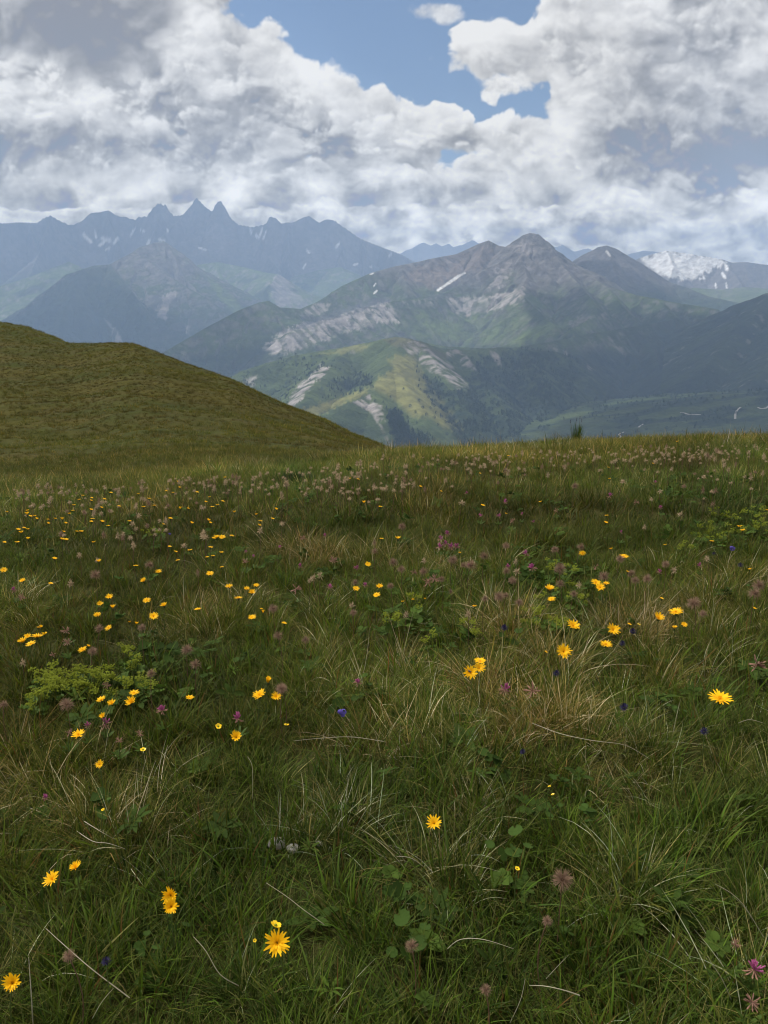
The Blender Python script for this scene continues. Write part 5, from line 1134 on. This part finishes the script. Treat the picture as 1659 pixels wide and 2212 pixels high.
for t in [(650, 830, 50, 6), (720, 690, 50, 6), (800, 700, 45, 6), (790, 800, 50, 6), (840, 840, 40, 5), (1400, 500, 45, 6), (1450, 460, 45, 6), (1520, 470, 50, 7), (1590, 470, 50, 7), (1630, 520, 45, 6), (1370, 540, 45, 6), (1440, 570, 45, 6), (1560, 530, 45, 6), (1620, 440, 45, 6), (1500, 530, 40, 6), (640, 910, 50, 6), (700, 905, 50, 6), (750, 935, 45, 5), (380, 960, 45, 5), (140, 850, 40, 5), (20, 920, 50, 6), (1290, 610, 40, 5), (200, 1010, 40, 4)]: mantle(*A2(t))

# --- clump on the skyline, dark cushion, stones, bleached stalks, fly
x, y, z, dp = on_turf(1246, 962, .02); g = float(turf_z(x, y)) - .01
o = put("grass_clump", None, None, (x, y, g)); m = MB()
for k in range(150): a = R.uniform(0, 6.28); d = .07 * R.random(); m.strap((d * cos(a), d * sin(a) * .6, 0), a, 1.45, 1.45 - R.random() * .35, R.uniform(.14, .42), .006, 5, .15, False)
put("blades", m.mesh("blades", M_GREEN), o)
for dx, hh in ((-.13, .44), (-.03, .47), (.02, .50), (.05, .46)):
    q = put("seed_stalk", MB().tube([(dx * .3, 0, 0), (dx * .7, 0, hh * .6), (dx, 0, hh)], [.002, .0016, .0012], 5).mesh("seed_stalk", M_BSTEM), o); m = MB()
    for k in range(9): m.strap((dx, 0, hh - .006 * k), 2.4 * k, .9, .5, .016, .007, 2, .4, False)
    put("seed_spike", m.mesh("seed_spike", M_VIO), q)
tag(o, "tall green grass clump with dark seed stalks standing on the crest skyline", "grass clump")
x, y, z, dp = on_turf(640, 1045, .03); m = MB()
for k in range(520): a = R.uniform(0, 6.28); d = math.sqrt(R.random()); m.strap((.20 * d * cos(a), .14 * d * sin(a), -.01), a + R.uniform(-.8, .8), 1.35, .6 + R.random() * .5, R.uniform(.09, .17) * (1.25 - .5 * d), .006, 3, .25, False)
o = put("cushion_plant", m.mesh("cushion_plant", M_DEEP), None, (x, y, z - .03)); tag(o, "dark green low cushion plant alone among seed heads below the crest", "plant")
def stone(px, py, w, seed, label):
    x, y, z, dp = on_turf(px, py, .01); s = w / FOC * dp / 2; rg = np.random.default_rng(seed); m = MB(); nu, nv = 16, 10
    for j in range(nv + 1):
        for i in range(nu):
            t, p = pi * j / nv, 2 * pi * i / nu; v = np.array([sin(t) * cos(p), sin(t) * sin(p) * .8, cos(t) * .55]); k = 1 + .22 * float(fbm(np.array(v[0] * 1.7 + seed), np.array(v[1] * 1.7 + v[2] * 2), 3, seed)); m.v.append(tuple(v * s * k))
    for j in range(nv):
        for i in range(nu): m.f.append((j * nu + i, j * nu + (i + 1) % nu, (j + 1) * nu + (i + 1) % nu, (j + 1) * nu + i))
    me = m.mesh("stone", M_STONE); me.polygons.foreach_set('use_smooth', [False] * len(me.polygons)); o = put("stone", me, None, (x, y, z - s * .05)); tag(o, label, "stone", "pale stones in the turf")
stone(596, 1822, 44, 1, "largest pale grey stone half hidden in grass"); stone(634, 1832, 30, 2, "small pale stone next to a larger one in the grass"); stone(690, 1822, 18, 3, "smallest pale stone apart from the other two in the grass"); stone(1208, 966, 40, 4, "flat pale stone on the crest beside the tall grass clump")
def stalk(pts, label, w=.0021):
    P = []
    for px, py, l in pts: x, y, z, dp = on_turf(px, py, l); P.append(np.array([x, y, z]))
    T = []
    for i in range(len(P) - 1):
        for t in np.linspace(0, 1, 6)[:-1]:
            p0, p1, p2, p3 = P[max(i - 1, 0)], P[i], P[i + 1], P[min(i + 2, len(P) - 1)]
            T.append(.5 * (2 * p1 + (p2 - p0) * t + (2 * p0 - 5 * p1 + 4 * p2 - p3) * t * t + (3 * p1 - p0 - 3 * p2 + p3) * t ** 3))
    T.append(P[-1]); o = put("dry_stalk", MB().tube(T, np.linspace(w * .40, w * .13, len(T)), 5).mesh("dry_stalk", M_DRY)); tag(o, label, "dry stalk", "bleached dry stalks in the grass")
a3 = lambda *q: [A3(t) for t in q]; a4 = lambda *q: [A4(t) for t in q]
stalk(a3((560, 1412, .06), (400, 1290, .12), (290, 1195, .15), (198, 1112, .17)), "long straight bleached stalk slanting across the near corner grass", .0030); stalk(a3((142, 1524, .04), (135, 1400, .14), (128, 1300, .19), (124, 1236, .22)), "upright white stalk rising from the lower picture edge", .0032)
stalk(a3((1030, 1360, .03), (950, 1310, .10), (890, 1210, .15), (836, 1148, .17)), "curved white stalk beside the largest yellow hawkbit", .0028); stalk(a3((1400, 1095, .05), (1310, 1030, .10), (1240, 975, .13), (1150, 915, .15)), "slanting bleached stalk above the largest yellow hawkbit", .0024)
stalk(a3((1090, 550, .05), (1092, 470, .12), (1088, 405, .16), (1070, 370, .17)), "thin pale stalk with a hooked tip in green grass", .0020); stalk(a3((1660, 305, .08), (1520, 285, .12), (1390, 290, .14), (1268, 302, .15)), "flat lying pale stalk below the blue bellflower", .0024)
stalk(a4((640, 225, .06), (760, 270, .12), (900, 300, .16), (1040, 320, .17), (1145, 378, .15)), "long arching pale stalk leaving a straw coloured tussock", .0024); stalk(a4((845, 1402, .10), (780, 1380, .13), (700, 1362, .14), (628, 1358, .12)), "pale green bent stalk over the lower middle grass", .0030)
stalk(a4((1500, 1420, .04), (1460, 1330, .12), (1420, 1270, .16), (1398, 1232, .18)), "leaning white stalk beside the largest pink clover", .0022); stalk(a4((170, 845, .04), (130, 815, .09), (95, 803, .11), (55, 802, .10)), "short bleached stalk below the lone hawkbit at bare soil", .0026)
stalk(a4((275, 1200, .05), (330, 1160, .12), (430, 1160, .15), (560, 1200, .12)), "arched pale stalk beside the reddish brown seed head", .0024); stalk(a4((1530, 225, .04), (1580, 210, .08), (1640, 225, .08)), "short curled white stalk near the large lone hawkbit", .0026)
stalk(a4((1640, 1150, .06), (1560, 1020, .13), (1500, 960, .16), (1430, 920, .17)), "fine pale stalk bending over the near side grass", .0018); stalk(a4((545, 1520, .02), (590, 1420, .10), (610, 1330, .15)), "steep thin pale stalk at the lower picture edge", .0020); stalk(a3((400, 1500, .03), (440, 1430, .10), (490, 1370, .14)), "short leaning white stalk between two longer ones", .0018)
stalk(a3((330, 690, .03), (400, 735, .1), (470, 745, .12), (545, 770, .1)), "lowest of the pale stalks fanning from one straw tuft", .0022); stalk(a3((365, 650, .1), (430, 690, .12), (500, 730, .08)), "upper of the pale stalks fanning from one straw tuft", .0022); stalk(a4((700, 1330, .02), (765, 1260, .1), (800, 1225, .14)), "thin crossing pale stalk below the big grey seed head", .0018)
x, y, z, dp = on_turf(1013, 1451, .165)
fb = MB().lathe([(.0002, -.006), (.0016, -.0045), (.0021, -.002), (.0016, .0002), (.0019, .0016), (.0016, .0030), (.0013, .0036), (.0015, .0048), (.0003, .0056)], 9)
o = put("fly", fb.mesh("fly", M_FLY), None, (x + .002, y - .006, z + .004), (1.2, .3, .6), 1.1)
for s in (-1, 1): put("wing", MB().strap((0, 0, .001), 0, 0, .1, .008, .0032, 3, .5, False).mesh("wing", M_WING), o, (0, .0015, 0), (0, 1.2 * 1, s * .6 + pi / 2))
tag(o, "small dark fly sitting on the lowest hawkbit of the tight cluster", "fly")

# --- labels that single each plant out
def ordinal(n): return {1: "first", 2: "second", 3: "third", 4: "fourth", 5: "fifth", 6: "sixth", 7: "seventh", 8: "eighth", 9: "ninth", 10: "tenth", 11: "eleventh", 12: "twelfth"}.get(n, "%dth" % n)
edges = [900, 1000, 1030, 1055, 1070, 1085, 1100, 1115, 1130, 1145, 1165, 1185, 1205, 1230, 1260, 1290, 1330, 1380, 1440, 1500, 1570, 1700, 1900, 2300]
cells = {}
for f in FLOWERS:
    if f['label'] is None: cells.setdefault((f['kind'], int(np.searchsorted(edges, f['py']))), []).append(f)
for (kind, b), fs in cells.items():
    fs.sort(key=lambda f: f['px']); pc = round((max(edges[b - 1], 950) + min(edges[b], 2212) - 1900) / 2 / 12.62)
    for k, f in enumerate(fs):
        near_by = ''
        best = 42
        for g in FLOWERS:
            if g is f or g['kind'] == kind or g['label'] == CREST_LABEL: continue
            d = math.hypot(g['px'] - f['px'], (g['py'] - f['py']) * 1.3)
            if d < best: best = d; near_by = g['kind'].split()[-1] if g['kind'].split()[-1] != 'head' else 'seed head'
        look = f['look'] + ' ' + f['kind'] + (' beside a ' + near_by if near_by else '')
        where = 'only one' if len(fs) == 1 else ordinal(k + 1) + ' from the hill side'
        lab = "%s, %s, %d percent down the meadow" % (look, where, pc)
        if len(lab.split()) > 16: lab = "%s %s, %s, %d percent down the meadow" % (f['look'], f['kind'], where, pc)
        f['label'] = lab
for f in FLOWERS: f['o']['label'] = f['label']
